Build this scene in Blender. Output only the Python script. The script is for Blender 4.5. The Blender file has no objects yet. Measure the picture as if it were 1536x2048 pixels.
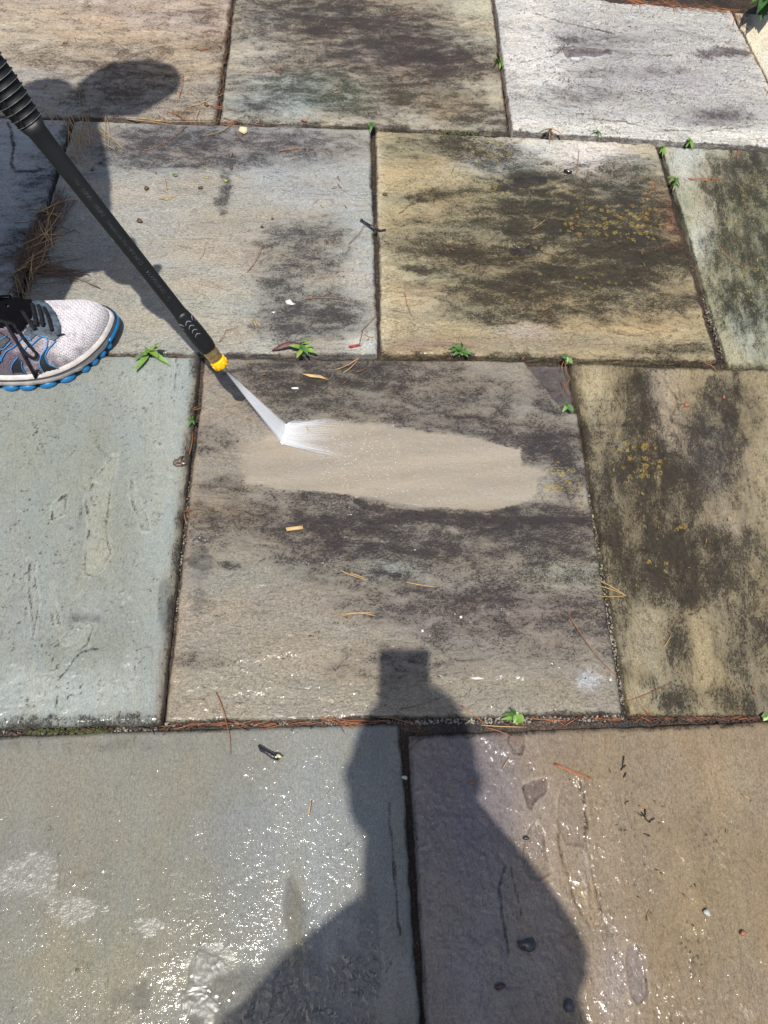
import bpy, bmesh, math, random
import numpy as np
from mathutils import Vector, Matrix
rnd = random.Random(7)
sc = bpy.context.scene
COL = sc.collection
# ------------------------------------------------------------------ camera, sky, sun
F = 1540.0; H = 1.02
v1 = np.array([-88., 2824., -F]); v1 /= np.linalg.norm(v1)
v2 = np.array([27000., 0, -F]); v2 -= v1 * v1.dot(v2); v2 /= np.linalg.norm(v2)
v3 = np.cross(v2, v1)
R = np.array([v2, v1, v3])                       # camera space -> patio space
cam = bpy.data.cameras.new('camera'); co = bpy.data.objects.new('camera', cam); COL.objects.link(co)
M4 = Matrix([list(R[0]) + [0], list(R[1]) + [0], list(R[2]) + [H], [0, 0, 0, 1]])
co.matrix_world = M4
cam.sensor_fit = 'VERTICAL'; cam.sensor_height = 24; cam.lens = F / 2048 * 24
cam.clip_start = .01; cam.clip_end = 400
sc.camera = co
SUN = np.array([-.0953, -.3030, .9482]); SUN /= np.linalg.norm(SUN)
w = bpy.data.worlds.new('World'); sc.world = w; w.use_nodes = True
nt = w.node_tree; bg = nt.nodes['Background']
sky = nt.nodes.new('ShaderNodeTexSky'); sky.sky_type = 'NISHITA'; sky.sun_disc = False
sky.sun_elevation = math.asin(SUN[2]); sky.sun_rotation = math.atan2(SUN[0], SUN[1])
nt.links.new(sky.outputs[0], bg.inputs[0]); bg.inputs[1].default_value = .098; sky.dust_density = 2.2
sl = bpy.data.lights.new('sun', 'SUN'); sl.energy = 4.15; sl.angle = math.radians(.55); sl.color = (1, .955, .89)
so = bpy.data.objects.new('sun', sl); COL.objects.link(so)
so.rotation_euler = Vector(SUN).to_track_quat('Z', 'Y').to_euler(); so.location = (-1, -3, 9)
sc.view_settings.view_transform = 'Standard'; sc.view_settings.look = 'None'
sc.view_settings.gamma = 1; sc.view_settings.use_curve_mapping = False
sc.view_settings.exposure = 0.45
sc.render.engine = 'CYCLES'
sc.cycles.max_bounces = 6; sc.cycles.transparent_max_bounces = 12
sc.cycles.caustics_reflective = False; sc.cycles.caustics_refractive = False
sc.cycles.sample_clamp_indirect = 4

# ------------------------------------------------------------------ measuring helpers (photo survey -> metres)
def G(u, v, h=0.):
    u = np.asarray(u, float); v = np.asarray(v, float)
    d = np.stack([u - 768, -(v - 1024), np.full(u.shape, -F)], -1) @ R.T
    t = (H - h) / -d[..., 2]
    return d * t[..., None] + np.array([0, 0, H])
def PX(X, Y, Z=0.):
    P = np.stack([X, Y, Z - H + 0 * X], -1) @ R
    return 768 + F * P[..., 0] / -P[..., 2], 1024 - F * P[..., 1] / -P[..., 2]
def VG(u, v, h=0.): return Vector(G(u, v, h))
def depth(P): return -((np.array(P) - np.array([0, 0, H])) @ R)[2]
def lin(r, g, b, k=1.0):
    o = []
    for c in (r, g, b):
        c = c / 255.
        o.append((c / 12.92 if c <= .04045 else ((c + .055) / 1.055) ** 2.4) * k)
    return tuple(o)
K = .80
def A_(r, g, b):
    c = np.array(lin(r, g, b, K)); return c.mean() * .12 + c * .88

# ------------------------------------------------------------------ numpy noise
def _h(ix, iy, s):
    n = (ix.astype(np.int64) * 374761393 + iy.astype(np.int64) * 668265263 + s * 2147483647 * 31) & 0xffffffff
    n = ((n ^ (n >> 13)) * 1274126177) & 0xffffffff
    n = ((n ^ (n >> 16)) * 2246822519) & 0xffffffff
    return ((n ^ (n >> 15)) & 0xffff) / 65535.
def pn(x, y, s=0):
    x = np.asarray(x, float); y = np.asarray(y, float)
    ix = np.floor(x); iy = np.floor(y); fx = x - ix; fy = y - iy
    def g(a, b):
        an = _h(ix + a, iy + b, s) * 2 * math.pi
        return np.cos(an) * (fx - a) + np.sin(an) * (fy - b)
    ux = fx * fx * fx * (fx * (fx * 6 - 15) + 10); uy = fy * fy * fy * (fy * (fy * 6 - 15) + 10)
    a = g(0, 0) * (1 - ux) + g(1, 0) * ux; b = g(0, 1) * (1 - ux) + g(1, 1) * ux
    return (a * (1 - uy) + b * uy) * 1.4
def fbm(x, y, o=4, s=0, gain=.5):
    t = 0; a = 1; n = 0
    for i in range(o):
        t = t + a * pn(x, y, s + i * 17); n += a; a *= gain; x = x * 2.03 + 5.1; y = y * 2.03 + 1.7
    return t / n * 1.3
def sst(a, b, x):
    t = np.clip((x - a) / (b - a), 0, 1); return t * t * (3 - 2 * t)

# ------------------------------------------------------------------ object helpers
def link(o, parent=None):
    COL.objects.link(o)
    if parent is not None: o.parent = parent
    return o
def tag(o, label=None, cat=None, group=None, kind=None):
    if label: o['label'] = label
    if cat: o['category'] = cat
    if group: o['group'] = group
    if kind: o['kind'] = kind
    return o
def meshobj(name, verts, faces, mat=None, parent=None, smooth=True):
    me = bpy.data.meshes.new(name); me.from_pydata([tuple(v) for v in verts], [], faces)
    if mat is not None:
        for m in (mat if isinstance(mat, (list, tuple)) else [mat]): me.materials.append(m)
    if smooth: me.polygons.foreach_set('use_smooth', [True] * len(me.polygons))
    me.update(); return link(bpy.data.objects.new(name, me), parent)
def empty(name, loc=(0, 0, 0)):
    o = bpy.data.objects.new(name, None); o.location = loc; o.empty_display_size = .05; return link(o)
class MB:
    def __init__(s): s.v = []; s.f = []; s.m = []
    def add(s, v, f, m=0):
        b = len(s.v); s.v += [tuple(p) for p in v]; s.f += [tuple(i + b for i in q) for q in f]; s.m += [m] * len(f)
    def tube(s, pts, rad, n=5, m=0, cap=True, flat=1.0, up=None):
        pts = [Vector(p) for p in pts]; k = len(pts)
        if not hasattr(rad, '__len__'): rad = [rad] * k
        V = []; last = None
        for i, p in enumerate(pts):
            t = (pts[min(i + 1, k - 1)] - pts[max(i - 1, 0)]).normalized()
            if last is None:
                a = Vector(up) if up is not None else (Vector((0, 0, 1)) if abs(t.z) < .9 else Vector((1, 0, 0)))
            else: a = last
            a = (a - t * a.dot(t)).normalized(); b = t.cross(a); last = a
            for j in range(n):
                q = 2 * math.pi * j / n
                V.append(p + (a * math.cos(q) * flat + b * math.sin(q)) * rad[i])
        Fc = [(i * n + j, i * n + (j + 1) % n, (i + 1) * n + (j + 1) % n, (i + 1) * n + j) for i in range(k - 1) for j in range(n)]
        if cap: Fc += [tuple(reversed(range(n))), tuple((k - 1) * n + j for j in range(n))]
        s.add(V, Fc, m)
    def blob(s, c, r, seed=0, n=8, k=5, amp=.25, rz=0, m=0, ax=None):
        c = Vector(c); V = []; rr = random.Random(seed)
        ph = [rr.uniform(0, 6.28) for _ in range(4)]; cz, sz = math.cos(rz), math.sin(rz)
        V.append((0, 0, -1)); 
        for i in range(1, k):
            th = math.pi * i / k
            for j in range(n):
                a = 2 * math.pi * j / n
                q = 1 + amp * (math.sin(2 * a + ph[0]) * .5 + math.sin(3 * a + ph[1] + th) * .4 + rr.uniform(-.4, .4))
                V.append((math.sin(th) * math.cos(a) * q, math.sin(th) * math.sin(a) * q, -math.cos(th)))
        V.append((0, 0, 1)); T = len(V) - 1
        Fc = [(0, 1 + (j + 1) % n, 1 + j) for j in range(n)] + [(T, 1 + (k - 2) * n + j, 1 + (k - 2) * n + (j + 1) % n) for j in range(n)]
        Fc += [(1 + i * n + j, 1 + i * n + (j + 1) % n, 1 + (i + 1) * n + (j + 1) % n, 1 + (i + 1) * n + j) for i in range(k - 2) for j in range(n)]
        W = []
        for x, y, z in V:
            x *= r[0]; y *= r[1]; z *= r[2]
            W.append(c + Vector((x * cz - y * sz, x * sz + y * cz, z)))
        s.add(W, Fc, m)
    def build(s, name, mat, parent=None, smooth=True):
        o = meshobj(name, s.v, s.f, mat, parent, smooth)
        if isinstance(mat, (list, tuple)): o.data.polygons.foreach_set('material_index', s.m)
        return o
def put(o, p):
    """move a mesh object's origin to p (its geometry was built in world space)"""
    p = Vector(p); o.data.transform(Matrix.Translation(-p)); o.location = p; return o

# ------------------------------------------------------------------ materials
def newmat(name):
    m = bpy.data.materials.new(name); m.use_nodes = True; return m, m.node_tree, m.node_tree.nodes['Principled BSDF']
def simple(name, col, rough=.6, var=.25, scale=60, bump=.0, metallic=0, spec=.5, trans=0, coat=0, bscale=300, sss=0):
    m, t, b = newmat(name); N = t.nodes; L = t.links
    tc = N.new('ShaderNodeTexCoord'); no = N.new('ShaderNodeTexNoise'); no.inputs['Scale'].default_value = scale; no.inputs['Detail'].default_value = 5
    L.new(tc.outputs['Object'], no.inputs['Vector'])
    mx = N.new('ShaderNodeMix'); mx.data_type = 'RGBA'
    c = np.array(col[:3]); mx.inputs['A'].default_value = tuple(c * (1 - var)) + (1,); mx.inputs['B'].default_value = tuple(np.minimum(c * (1 + var), 1)) + (1,)
    mr = N.new('ShaderNodeMapRange'); mr.inputs['From Min'].default_value = .3; mr.inputs['From Max'].default_value = .7
    L.new(no.outputs['Fac'], mr.inputs['Value']); L.new(mr.outputs[0], mx.inputs['Factor']); L.new(mx.outputs['Result'], b.inputs['Base Color'])
    b.inputs['Roughness'].default_value = rough; b.inputs['Metallic'].default_value = metallic
    b.inputs['Specular IOR Level'].default_value = spec; b.inputs['Coat Weight'].default_value = coat
    if trans: b.inputs['Transmission Weight'].default_value = trans
    if bump:
        n2 = N.new('ShaderNodeTexNoise'); n2.inputs['Scale'].default_value = bscale; n2.inputs['Detail'].default_value = 4
        L.new(tc.outputs['Object'], n2.inputs['Vector'])
        bp = N.new('ShaderNodeBump'); bp.inputs['Strength'].default_value = 1; bp.inputs['Distance'].default_value = bump
        L.new(n2.outputs['Fac'], bp.inputs['Height']); L.new(bp.outputs[0], b.inputs['Normal'])
    return m

def stone_material():
    m, t, b = newmat('wet_bluestone'); N = t.nodes; L = t.links
    def at(n):
        a = N.new('ShaderNodeAttribute'); a.attribute_name = n; return a
    def math_(op, a, c=None, d=None, clamp=False):
        n = N.new('ShaderNodeMath'); n.operation = op; n.use_clamp = clamp
        for i, q in enumerate((a, c, d)):
            if q is None: continue
            if isinstance(q, (int, float)): n.inputs[i].default_value = q
            else: L.new(q, n.inputs[i])
        return n.outputs[0]
    def noise(vec, sc_, det=6, rough=.6, dist=0):
        n = N.new('ShaderNodeTexNoise'); n.inputs['Scale'].default_value = sc_; n.inputs['Detail'].default_value = det
        n.inputs['Roughness'].default_value = rough; n.inputs['Distortion'].default_value = dist; L.new(vec, n.inputs['Vector']); return n.outputs['Fac']
    def mr(v, a, c, d=0, e=1):
        n = N.new('ShaderNodeMapRange'); n.interpolation_type = 'SMOOTHSTEP'
        for k_, q in zip(('From Min', 'From Max', 'To Min', 'To Max'), (a, c, d, e)): n.inputs[k_].default_value = q
        L.new(v, n.inputs['Value']); return n.outputs[0]
    def mix(f, a, c, bt='MIX'):
        n = N.new('ShaderNodeMix'); n.data_type = 'RGBA'; n.blend_type = bt
        for k_, q in (('Factor', f), ('A', a), ('B', c)):
            if isinstance(q, (int, float)): n.inputs[k_].default_value = q
            elif isinstance(q, tuple): n.inputs[k_].default_value = q
            else: L.new(q, n.inputs[k_])
        return n.outputs['Result']
    gr = at('grain').outputs['Vector']; st = at('masks'); sep = N.new('ShaderNodeSeparateColor'); L.new(st.outputs['Color'], sep.inputs[0])
    dark, lich, wet = sep.outputs[0], sep.outputs[1], sep.outputs[2]
    base = at('stone_colour').outputs['Color']; dcol = at('stain_colour').outputs['Color']
    geo = N.new('ShaderNodeNewGeometry').outputs['Position']
    gx = N.new('ShaderNodeVectorMath'); gx.operation = 'MULTIPLY'; L.new(gr, gx.inputs[0]); gx.inputs[1].default_value = (.62, 1.2, 1)
    n_f = noise(gx.outputs[0], 330, 5, .72, .3)         # fine grained speckle
    n_m = noise(gx.outputs[0], 45, 7, .68, .6)
    n_g = noise(geo, 560, 5, .85)
    # thin flakes of the split face: terraced noise along the bedding, each edge a tiny step
    tv = N.new('ShaderNodeVectorMath'); tv.operation = 'MULTIPLY'; L.new(gr, tv.inputs[0]); tv.inputs[1].default_value = (.8, 2.4, 1)
    tn = math_('MULTIPLY', noise(tv.outputs[0], 7, 9, .62, .5), 13.0)
    tf = math_('FRACT', tn); ts = math_('ADD', math_('FLOOR', tn), mr(tf, .88, 1.0))
    rough_ = at('cleft').outputs['Fac']
    wn = N.new('ShaderNodeTexWhiteNoise'); wn.noise_dimensions = '1D'; L.new(math_('FLOOR', tn), wn.inputs['W']); lvl = wn.outputs['Value']
    lip = math_('MULTIPLY', mr(tf, .80, .90), mr(tf, 1.0, .95))
    # stone body colour: multiply by grain
    g = math_('ADD', math_('MULTIPLY', n_f, .42), math_('MULTIPLY', n_g, .62))
    gcol = mr(g, .36, .68, .38, 1.60)
    gcol = math_('ADD', 1.0, math_('MULTIPLY', math_('SUBTRACT', gcol, 1.0), st.outputs['Alpha']))
    c1 = N.new('ShaderNodeVectorMath'); c1.operation = 'SCALE'; L.new(base, c1.inputs[0]); L.new(gcol, c1.inputs['Scale'])
    lv_ = math_('ADD', 1.0, math_('MULTIPLY', rough_, math_('SUBTRACT', math_('MULTIPLY', lvl, .36), math_('ADD', .18, math_('MULTIPLY', lip, .22)))))
    c0_ = c1; c1 = N.new('ShaderNodeVectorMath'); c1.operation = 'SCALE'; L.new(c0_.outputs[0], c1.inputs[0]); L.new(lv_, c1.inputs['Scale'])
    # mineral hue drift
    hue = mr(noise(gx.outputs[0], 22, 5, .6, 1.), .38, .62)
    c2 = mix(math_('MULTIPLY', hue, .5), c1.outputs[0], mix(1.0, c1.outputs[0], (1.04, .98, .86, 1), 'MULTIPLY'))
    # algae and dirt, broken up by the grain
    ns = math_('ADD', math_('MULTIPLY', n_f, .55), math_('ADD', math_('MULTIPLY', n_m, .40), math_('MULTIPLY', n_g, .75)))
    n_l = noise(gx.outputs[0], 13, 5, .62, .8)
    ns = math_('ADD', ns, math_('MULTIPLY', n_l, .26))
    sm = mr(math_('ADD', math_('MULTIPLY', dark, 1.05), math_('ADD', math_('MULTIPLY', math_('SUBTRACT', ns, .98), 6.6), math_('MULTIPLY', math_('SUBTRACT', lvl, .5), math_('MULTIPLY', rough_, .45)))), .38, .72)
    sm = math_('MULTIPLY', sm, mr(dark, .0, .16), clamp=True)
    soft = math_('MULTIPLY', dark, .36)
    c3 = mix(soft, c2, mix(1.0, dcol, (1.7, 1.6, 1.5, 1), 'MULTIPLY'))
    c3 = mix(math_('MULTIPLY', sm, .93), c3, mix(mr(n_g, .36, .66), mix(1.0, dcol, (.25, .25, .25, 1), 'MULTIPLY'), mix(1.0, dcol, (1.15, 1.1, 1.0, 1), 'MULTIPLY')))
    # lichen spots
    vo = N.new('ShaderNodeTexVoronoi'); vo.inputs['Scale'].default_value = 78; vo.inputs['Randomness'].default_value = 1
    dv = N.new('ShaderNodeVectorMath'); dv.operation = 'ADD'; L.new(geo, dv.inputs[0])
    nn = N.new('ShaderNodeTexNoise'); nn.inputs['Scale'].default_value = 160; nn.inputs['Detail'].default_value = 4; L.new(geo, nn.inputs['Vector'])
    sc2 = N.new('ShaderNodeVectorMath'); sc2.operation = 'SCALE'; sc2.inputs['Scale'].default_value = .011; L.new(nn.outputs['Color'], sc2.inputs[0]); L.new(sc2.outputs[0], dv.inputs[1])
    L.new(dv.outputs[0], vo.inputs['Vector'])
    spot = math_('MULTIPLY', math_('LESS_THAN', vo.outputs['Distance'], math_('MULTIPLY', lich, .46)), 1)
    sc_ = N.new('ShaderNodeSeparateColor'); L.new(vo.outputs['Color'], sc_.inputs[0])
    spot = math_('MULTIPLY', spot, math_('LESS_THAN', sc_.outputs[0], math_('MULTIPLY', lich, .75)))
    lc = mix(sc_.outputs[1], tuple(lin(196, 152, 48, .72)) + (1,), tuple(lin(168, 160, 96, .72)) + (1,))
    lc2 = mix(mr(n_f, .35, .6), lc, c3)
    c4 = mix(math_('MULTIPLY', spot, .8), c3, lc2)
    L.new(c4, b.inputs['Base Color'])
    # dry grain -> satin when wet
    L.new(mr(math_('ADD', wet, math_('MULTIPLY', n_f, .2)), .0, 1.1, .80, .42), b.inputs['Roughness'])
    b.inputs['Specular IOR Level'].default_value = .35
    # relief
    hgt = math_('ADD', math_('MULTIPLY', n_m, 1.1), math_('ADD', math_('MULTIPLY', n_f, .75), math_('MULTIPLY', n_g, .45)))
    hgt = math_('SUBTRACT', hgt, math_('MULTIPLY', sm, .25))
    hgt = math_('ADD', hgt, math_('MULTIPLY', math_('SUBTRACT', ts, math_('MULTIPLY', tn, .6)), math_('MULTIPLY', rough_, .95)))
    bp = N.new('ShaderNodeBump'); bp.inputs['Strength'].default_value = .9; bp.inputs['Distance'].default_value = .0016
    L.new(hgt, bp.inputs['Height']); L.new(bp.outputs[0], b.inputs['Normal'])
    # water film: a thin clear coat with its own beaded surface; calm where it stands deep enough to pool
    pool = at('pool').outputs['Fac']
    film = noise(geo, 200, 2, .6, .3); film3 = noise(geo, 420, 2, .6); film2 = noise(gr, 42, 3, .5, .5); calm = noise(gr, 30, 2, .5, 1.2)
    fh = math_('ADD', math_('ADD', math_('MULTIPLY', film, .14), math_('MULTIPLY', film3, .05)), math_('MULTIPLY', film2, .16))
    fh = math_('MULTIPLY', fh, math_('SUBTRACT', 1.0, math_('MULTIPLY', pool, .85)))
    fh = math_('ADD', fh, math_('MULTIPLY', math_('MULTIPLY', calm, pool), .42))
    bp2 = N.new('ShaderNodeBump'); bp2.inputs['Strength'].default_value = 1; bp2.inputs['Distance'].default_value = .0058
    L.new(fh, bp2.inputs['Height']); L.new(bp2.outputs[0], b.inputs['Coat Normal'])
    sheen = at('sheen').outputs['Fac']
    c4 = mix(math_('MULTIPLY', math_('MAXIMUM', pool, math_('MULTIPLY', wet, .0)), .42), c4, (.02, .02, .02, 1)); L.new(c4, b.inputs['Base Color'])
    cw = mr(math_('ADD', wet, math_('MULTIPLY', math_('SUBTRACT', film2, .5), .9)), .12, .8, 0, 1)
    L.new(math_('MAXIMUM', cw, math_('MAXIMUM', pool, sheen)), b.inputs['Coat Weight'])
    cr_ = mr(noise(geo, 26, 3, .6, .6), .40, .62, .03, .13)
    cr_ = math_('MULTIPLY', cr_, math_('SUBTRACT', 1.0, math_('MULTIPLY', pool, .8)))
    L.new(math_('ADD', math_('MULTIPLY', cr_, math_('SUBTRACT', 1.0, sheen)), math_('MULTIPLY', sheen, .36)), b.inputs['Coat Roughness']); b.inputs['Coat IOR'].default_value = 1.45
    return m
STONE = stone_material()

def bed_material():
    m, t, b = newmat('wet_joint_soil'); N = t.nodes; L = t.links
    geo = N.new('ShaderNodeNewGeometry').outputs['Position']
    n1 = N.new('ShaderNodeTexNoise'); n1.inputs['Scale'].default_value = 330; n1.inputs['Detail'].default_value = 6; L.new(geo, n1.inputs['Vector'])
    n2 = N.new('ShaderNodeTexNoise'); n2.inputs['Scale'].default_value = 14; n2.inputs['Detail'].default_value = 5; L.new(geo, n2.inputs['Vector'])
    r = N.new('ShaderNodeValToRGB'); e = r.color_ramp.elements; e[0].position = .36; e[0].color = (.008, .007, .006, 1); e[1].position = .78; e[1].color = (.14, .10, .068, 1)
    k = e.new(.56); k.color = (.030, .022, .016, 1)
    L.new(n1.outputs['Fac'], r.inputs[0])
    mx = N.new('ShaderNodeMix'); mx.data_type = 'RGBA'; mx.blend_type = 'MULTIPLY'
    r2 = N.new('ShaderNodeValToRGB'); e = r2.color_ramp.elements; e[0].position = .38; e[0].color = (.5, .45, .4, 1); e[1].position = .62; e[1].color = (1.6, 1.25, .95, 1)
    L.new(n2.outputs['Fac'], r2.inputs[0]); mx.inputs['Factor'].default_value = 1; L.new(r.outputs[0], mx.inputs['A']); L.new(r2.outputs[0], mx.inputs['B'])
    L.new(mx.outputs['Result'], b.inputs['Base Color']); b.inputs['Roughness'].default_value = .45
    bp = N.new('ShaderNodeBump'); bp.inputs['Distance'].default_value = .003; L.new(n1.outputs['Fac'], bp.inputs['Height']); L.new(bp.outputs[0], b.inputs['Normal'])
    return m

# ------------------------------------------------------------------ stain survey helpers
def blobs(U, V, lst):
    o = np.zeros_like(U)
    for (cx, cy, rx, ry, a, *rot) in lst:
        r = math.radians(rot[0]) if rot else 0
        dx = U - cx; dy = V - cy
        x = dx * math.cos(r) + dy * math.sin(r); y = -dx * math.sin(r) + dy * math.cos(r)
        o = o + a * np.exp(-((x / rx) ** 2 + (y / ry) ** 2) ** 1.3)
    return o
def seglines(U, V, lst):
    """polylines: (points, halfwidth, amount) with soft core"""
    o = np.zeros_like(U)
    for pts, wd, am in lst:
        d = np.full(U.shape, 1e9)
        for (a, b) in zip(pts[:-1], pts[1:]):
            ax, ay = a; bx, by = b; L2 = (bx - ax) ** 2 + (by - ay) ** 2 + 1e-9
            t = np.clip(((U - ax) * (bx - ax) + (V - ay) * (by - ay)) / L2, 0, 1)
            d = np.minimum(d, np.hypot(U - ax - t * (bx - ax), V - ay - t * (by - ay)))
        o = np.maximum(o, am * sst(wd * 1.25, wd * .55, d))
    return o
def polysd(U, V, poly):
    d = np.full(U.shape, 1e9); ins = np.zeros(U.shape, bool); n = len(poly)
    for i in range(n):
        ax, ay = poly[i]; bx, by = poly[(i + 1) % n]; L2 = (bx - ax) ** 2 + (by - ay) ** 2 + 1e-9
        t = np.clip(((U - ax) * (bx - ax) + (V - ay) * (by - ay)) / L2, 0, 1)
        d = np.minimum(d, np.hypot(U - ax - t * (bx - ax), V - ay - t * (by - ay)))
        c = ((ay > V) != (by > V)) & (U < (bx - ax) * (V - ay) / (by - ay + 1e-12) + ax)
        ins ^= c
    return np.where(ins, d, -d)          # positive inside

# ------------------------------------------------------------------ the patio
patio = meshobj('patio', [], [])
patio_mesh = None
slabs = []
def slab(cor, spec, res=.0023, label=None):
    """cor: four corners TL TR BR BL (photo survey pixels, tops at z=0) or world (x,y) when spec['world']"""
    if spec.get('world'): C = [np.array([x, y]) for x, y in cor]
    else: C = [G(*p)[:2] for p in cor]
    TL, TR, BR, BL = C
    nx = max(4, int(np.linalg.norm(BR - BL) / res)); ny = max(4, int(np.linalg.norm(TL - BL) / res))
    s_, t_ = np.meshgrid(np.linspace(0, 1, nx + 1), np.linspace(0, 1, ny + 1))
    s = s_.ravel(); t = t_.ravel()
    W = np.linalg.norm(BR - BL); Hh = np.linalg.norm(TL - BL); seed = spec.get('seed', 1)
    XY = (BL[None] * ((1 - s) * (1 - t))[:, None] + BR[None] * (s * (1 - t))[:, None] + TR[None] * (s * t)[:, None] + TL[None] * ((1 - s) * t)[:, None])
    X = XY[:, 0]; Y = XY[:, 1]
    ed = np.minimum(np.minimum(s, 1 - s) * W, np.minimum(t, 1 - t) * Hh)       # metres to the nearest edge
    # chipped, sawn-and-split edges: pull the boundary in and out a little
    jit = -.0055 * np.clip(fbm(X * 16, Y * 16, 4, seed + 15, .6) - .34, 0, 1) + .0012 * fbm(X * 38, Y * 38, 3, seed + 5) + .0016 * fbm(X * 9, Y * 9, 2, seed + 6)
    k = np.exp(-(ed / .012) ** 2)
    jx = np.where(np.minimum(s, 1 - s) * W < .03, 1, 0) * k * jit * np.sign(s - .5)
    jy = np.where(np.minimum(t, 1 - t) * Hh < .03, 1, 0) * k * jit * np.sign(t - .5)
    X = X + jx; Y = Y + jy
    U, V = PX(X, Y)
    wu = 9 * fbm(X * 28, Y * 28, 4, seed + 31, .6); wv = 9 * fbm(X * 28 + 40, Y * 28, 4, seed + 32, .6)
    if spec.get('grain', 'x') == 'x': ga, gc = X, Y; wu *= 2.0; wv *= .8
    else: ga, gc = Y, X; wv *= 2.0; wu *= .8
    th = math.radians(spec.get('gang', 0)); ga, gc = ga * math.cos(th) + gc * math.sin(th), -ga * math.sin(th) + gc * math.cos(th)
    Uw = U + wu; Vw = V + wv
    # colour
    col = np.tile(A_(*spec['base']), (len(X), 1))
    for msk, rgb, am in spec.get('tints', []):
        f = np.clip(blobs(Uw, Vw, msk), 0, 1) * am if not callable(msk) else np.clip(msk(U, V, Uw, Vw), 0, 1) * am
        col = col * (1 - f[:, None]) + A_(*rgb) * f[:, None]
    # banding along the bedding of the stone
    bandn = fbm(ga * 3.2, gc * 26, 5, seed + 50, .6); c2 = np.array(spec.get('band', (1.1, 1.0, .92)))
    ba = spec.get('bandamp', .25)
    col = col * (1 + ba * bandn[:, None]) * (1 + (c2 - 1)[None] * np.clip(fbm(ga * 5 + 9, gc * 14, 4, seed + 51) * 2.2, -1, 1)[:, None] * .6)
    # split ("cleft") relief: terraces following the bedding
    spec_step = spec.get('step', .0007) * 1.7
    n = fbm(ga * 4.2 + .5 * fbm(X * 12, Y * 12, 3, seed + 3), gc * 13 + .9 * fbm(X * 10, Y * 10, 4, seed + 4, .6), 6, seed + 2, .56)
    lv = spec.get('levels', 5.); q = n * lv; fl = np.floor(q); fr = q - fl
    ter = fl + sst(.86, 1.0, fr)
    z = spec_step * (ter - q * .55)
    edge_ln = sst(.90, .97, fr) * sst(1.0, .985, fr)
    pit = fbm(X * 120, Y * 120, 3, seed + 9)
    z = z + .00028 * pit
    zc = 0; wet = np.full(X.shape, spec.get('wet', .15)); dark = np.zeros_like(X) + spec.get('dark0', 0.)
    dark = dark + blobs(Uw, Vw, spec.get('dark', [])) + 0
    lines_ = seglines(U + wu * .45, V + wv * .8, spec.get('lines', []))
    dark = dark + spec.get('ledge', .25) * edge_ln * (dark * 1.5 + .32)
    for pts, wd, am in spec.get('cracks', []):       # split lines: a shallow groove and dirt in it
        f = seglines(U + wu * .35, V + wv * .35, [(pts, wd, am)]); dark = np.maximum(dark, f * .95); z = z - .0011 * f
    for poly, dz, cc, am in spec.get('flakes', []):   # places where a layer has flaked off
        sd = polysd(U + wu * .45, V + wv * .45, poly); f = sst(-1.5, 2.5, sd); z = z + dz * f
        if cc is not None: col = col * (1 - (f * am)[:, None]) + A_(*cc) * (f * am)[:, None]
        rim = np.exp(-(sd / 2.2) ** 2); rl = np.exp(-((sd + 3) / 2.4) ** 2) * .28; col = col * (1 + rl[:, None]); dark = dark + rim * .34 * np.clip(fbm(X * 40, Y * 40, 2, seed + 44) + .35, 0, 1); wet = wet + f * .3
    wet = wet + blobs(Uw, Vw, spec.get('wets', []))
    # edges of a slab collect algae and lose colour
    en = np.clip(fbm(X * 22, Y * 22, 4, seed + 71) * 1.2 + .5, 0, 1.4)
    for side, wd, am in spec.get('edgedark', []):
        dd = dict(l=s * W, r=(1 - s) * W, b=t * Hh, t=(1 - t) * Hh)[side]
        dark = np.maximum(dark, am * en * np.exp(-(dd / wd) ** 2) + dark * .5)
    for side, wd, rgb, am in spec.get('edgetint', []):
        dd = dict(l=s * W, r=(1 - s) * W, b=t * Hh, t=(1 - t) * Hh)[side]
        f = am * np.exp(-(dd / wd) ** 2); col = col * (1 - f[:, None]) + A_(*rgb) * f[:, None]
    cl = spec.get('clean'); f_clean = np.zeros_like(X)
    if cl:
        for poly, rgb, soft in cl:
            sd = polysd(U + wu * .22 + 3 * fbm(X * 90, Y * 200, 3, 3), V + wv * .5, poly); soft_ = soft + 16 * sst(640, 480, U) + 5 * sst(900, 850, V); f = sst(-soft_, soft_, sd + 4 * fbm(X * 60, Y * 160, 3, 12) * (soft_ > 6)); f_clean = np.maximum(f_clean, f)
            dark = dark * (1 - f) + .02 * f
            col = col * (1 - f[:, None] * .92) + A_(*rgb) * (1 + .16 * bandn + .05 * np.sin(V / 7. + U / 60.))[:, None] * f[:, None] * .92
            z = z * (1 - f * .55)
            wet = wet * (1 - f) + .42 * f
    dark = np.clip(dark, 0, 3); dark = .90 * (1 - np.exp(-1.9 * dark)) * (1 + .95 * fbm(ga * 11, gc * 30, 6, seed + 77, .74)); dark = np.clip(dark, 0, 1)
    dark = np.maximum(dark, lines_ * (1 - f_clean)); z = z - .0010 * lines_
    lich = np.clip(blobs(Uw, Vw, spec.get('lichen', [])), 0, 1)
    # rounded arris
    z = z - .0032 * np.exp(-(ed / .0028) ** 2)
    z0 = spec.get('z', 0.)
    chip = spec.get('chip')
    if chip:
        sd = polysd(U + wu * .3, V + wv * .3, chip); f = sst(-2, 3, sd); z = z - .010 * f; col = col * (1 - .6 * f[:, None]) + A_(92, 78, 72) * .6 * f[:, None]
        wet = wet + f * .9; dark = dark * (1 - .6 * f)
    Z = z + z0 + spec.get('tx', 0) * (s - .5) + spec.get('ty', 0) * (t - .5)
    NV = len(X); nr = nx + 1
    idx = np.arange(NV).reshape(ny + 1, nx + 1)
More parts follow.
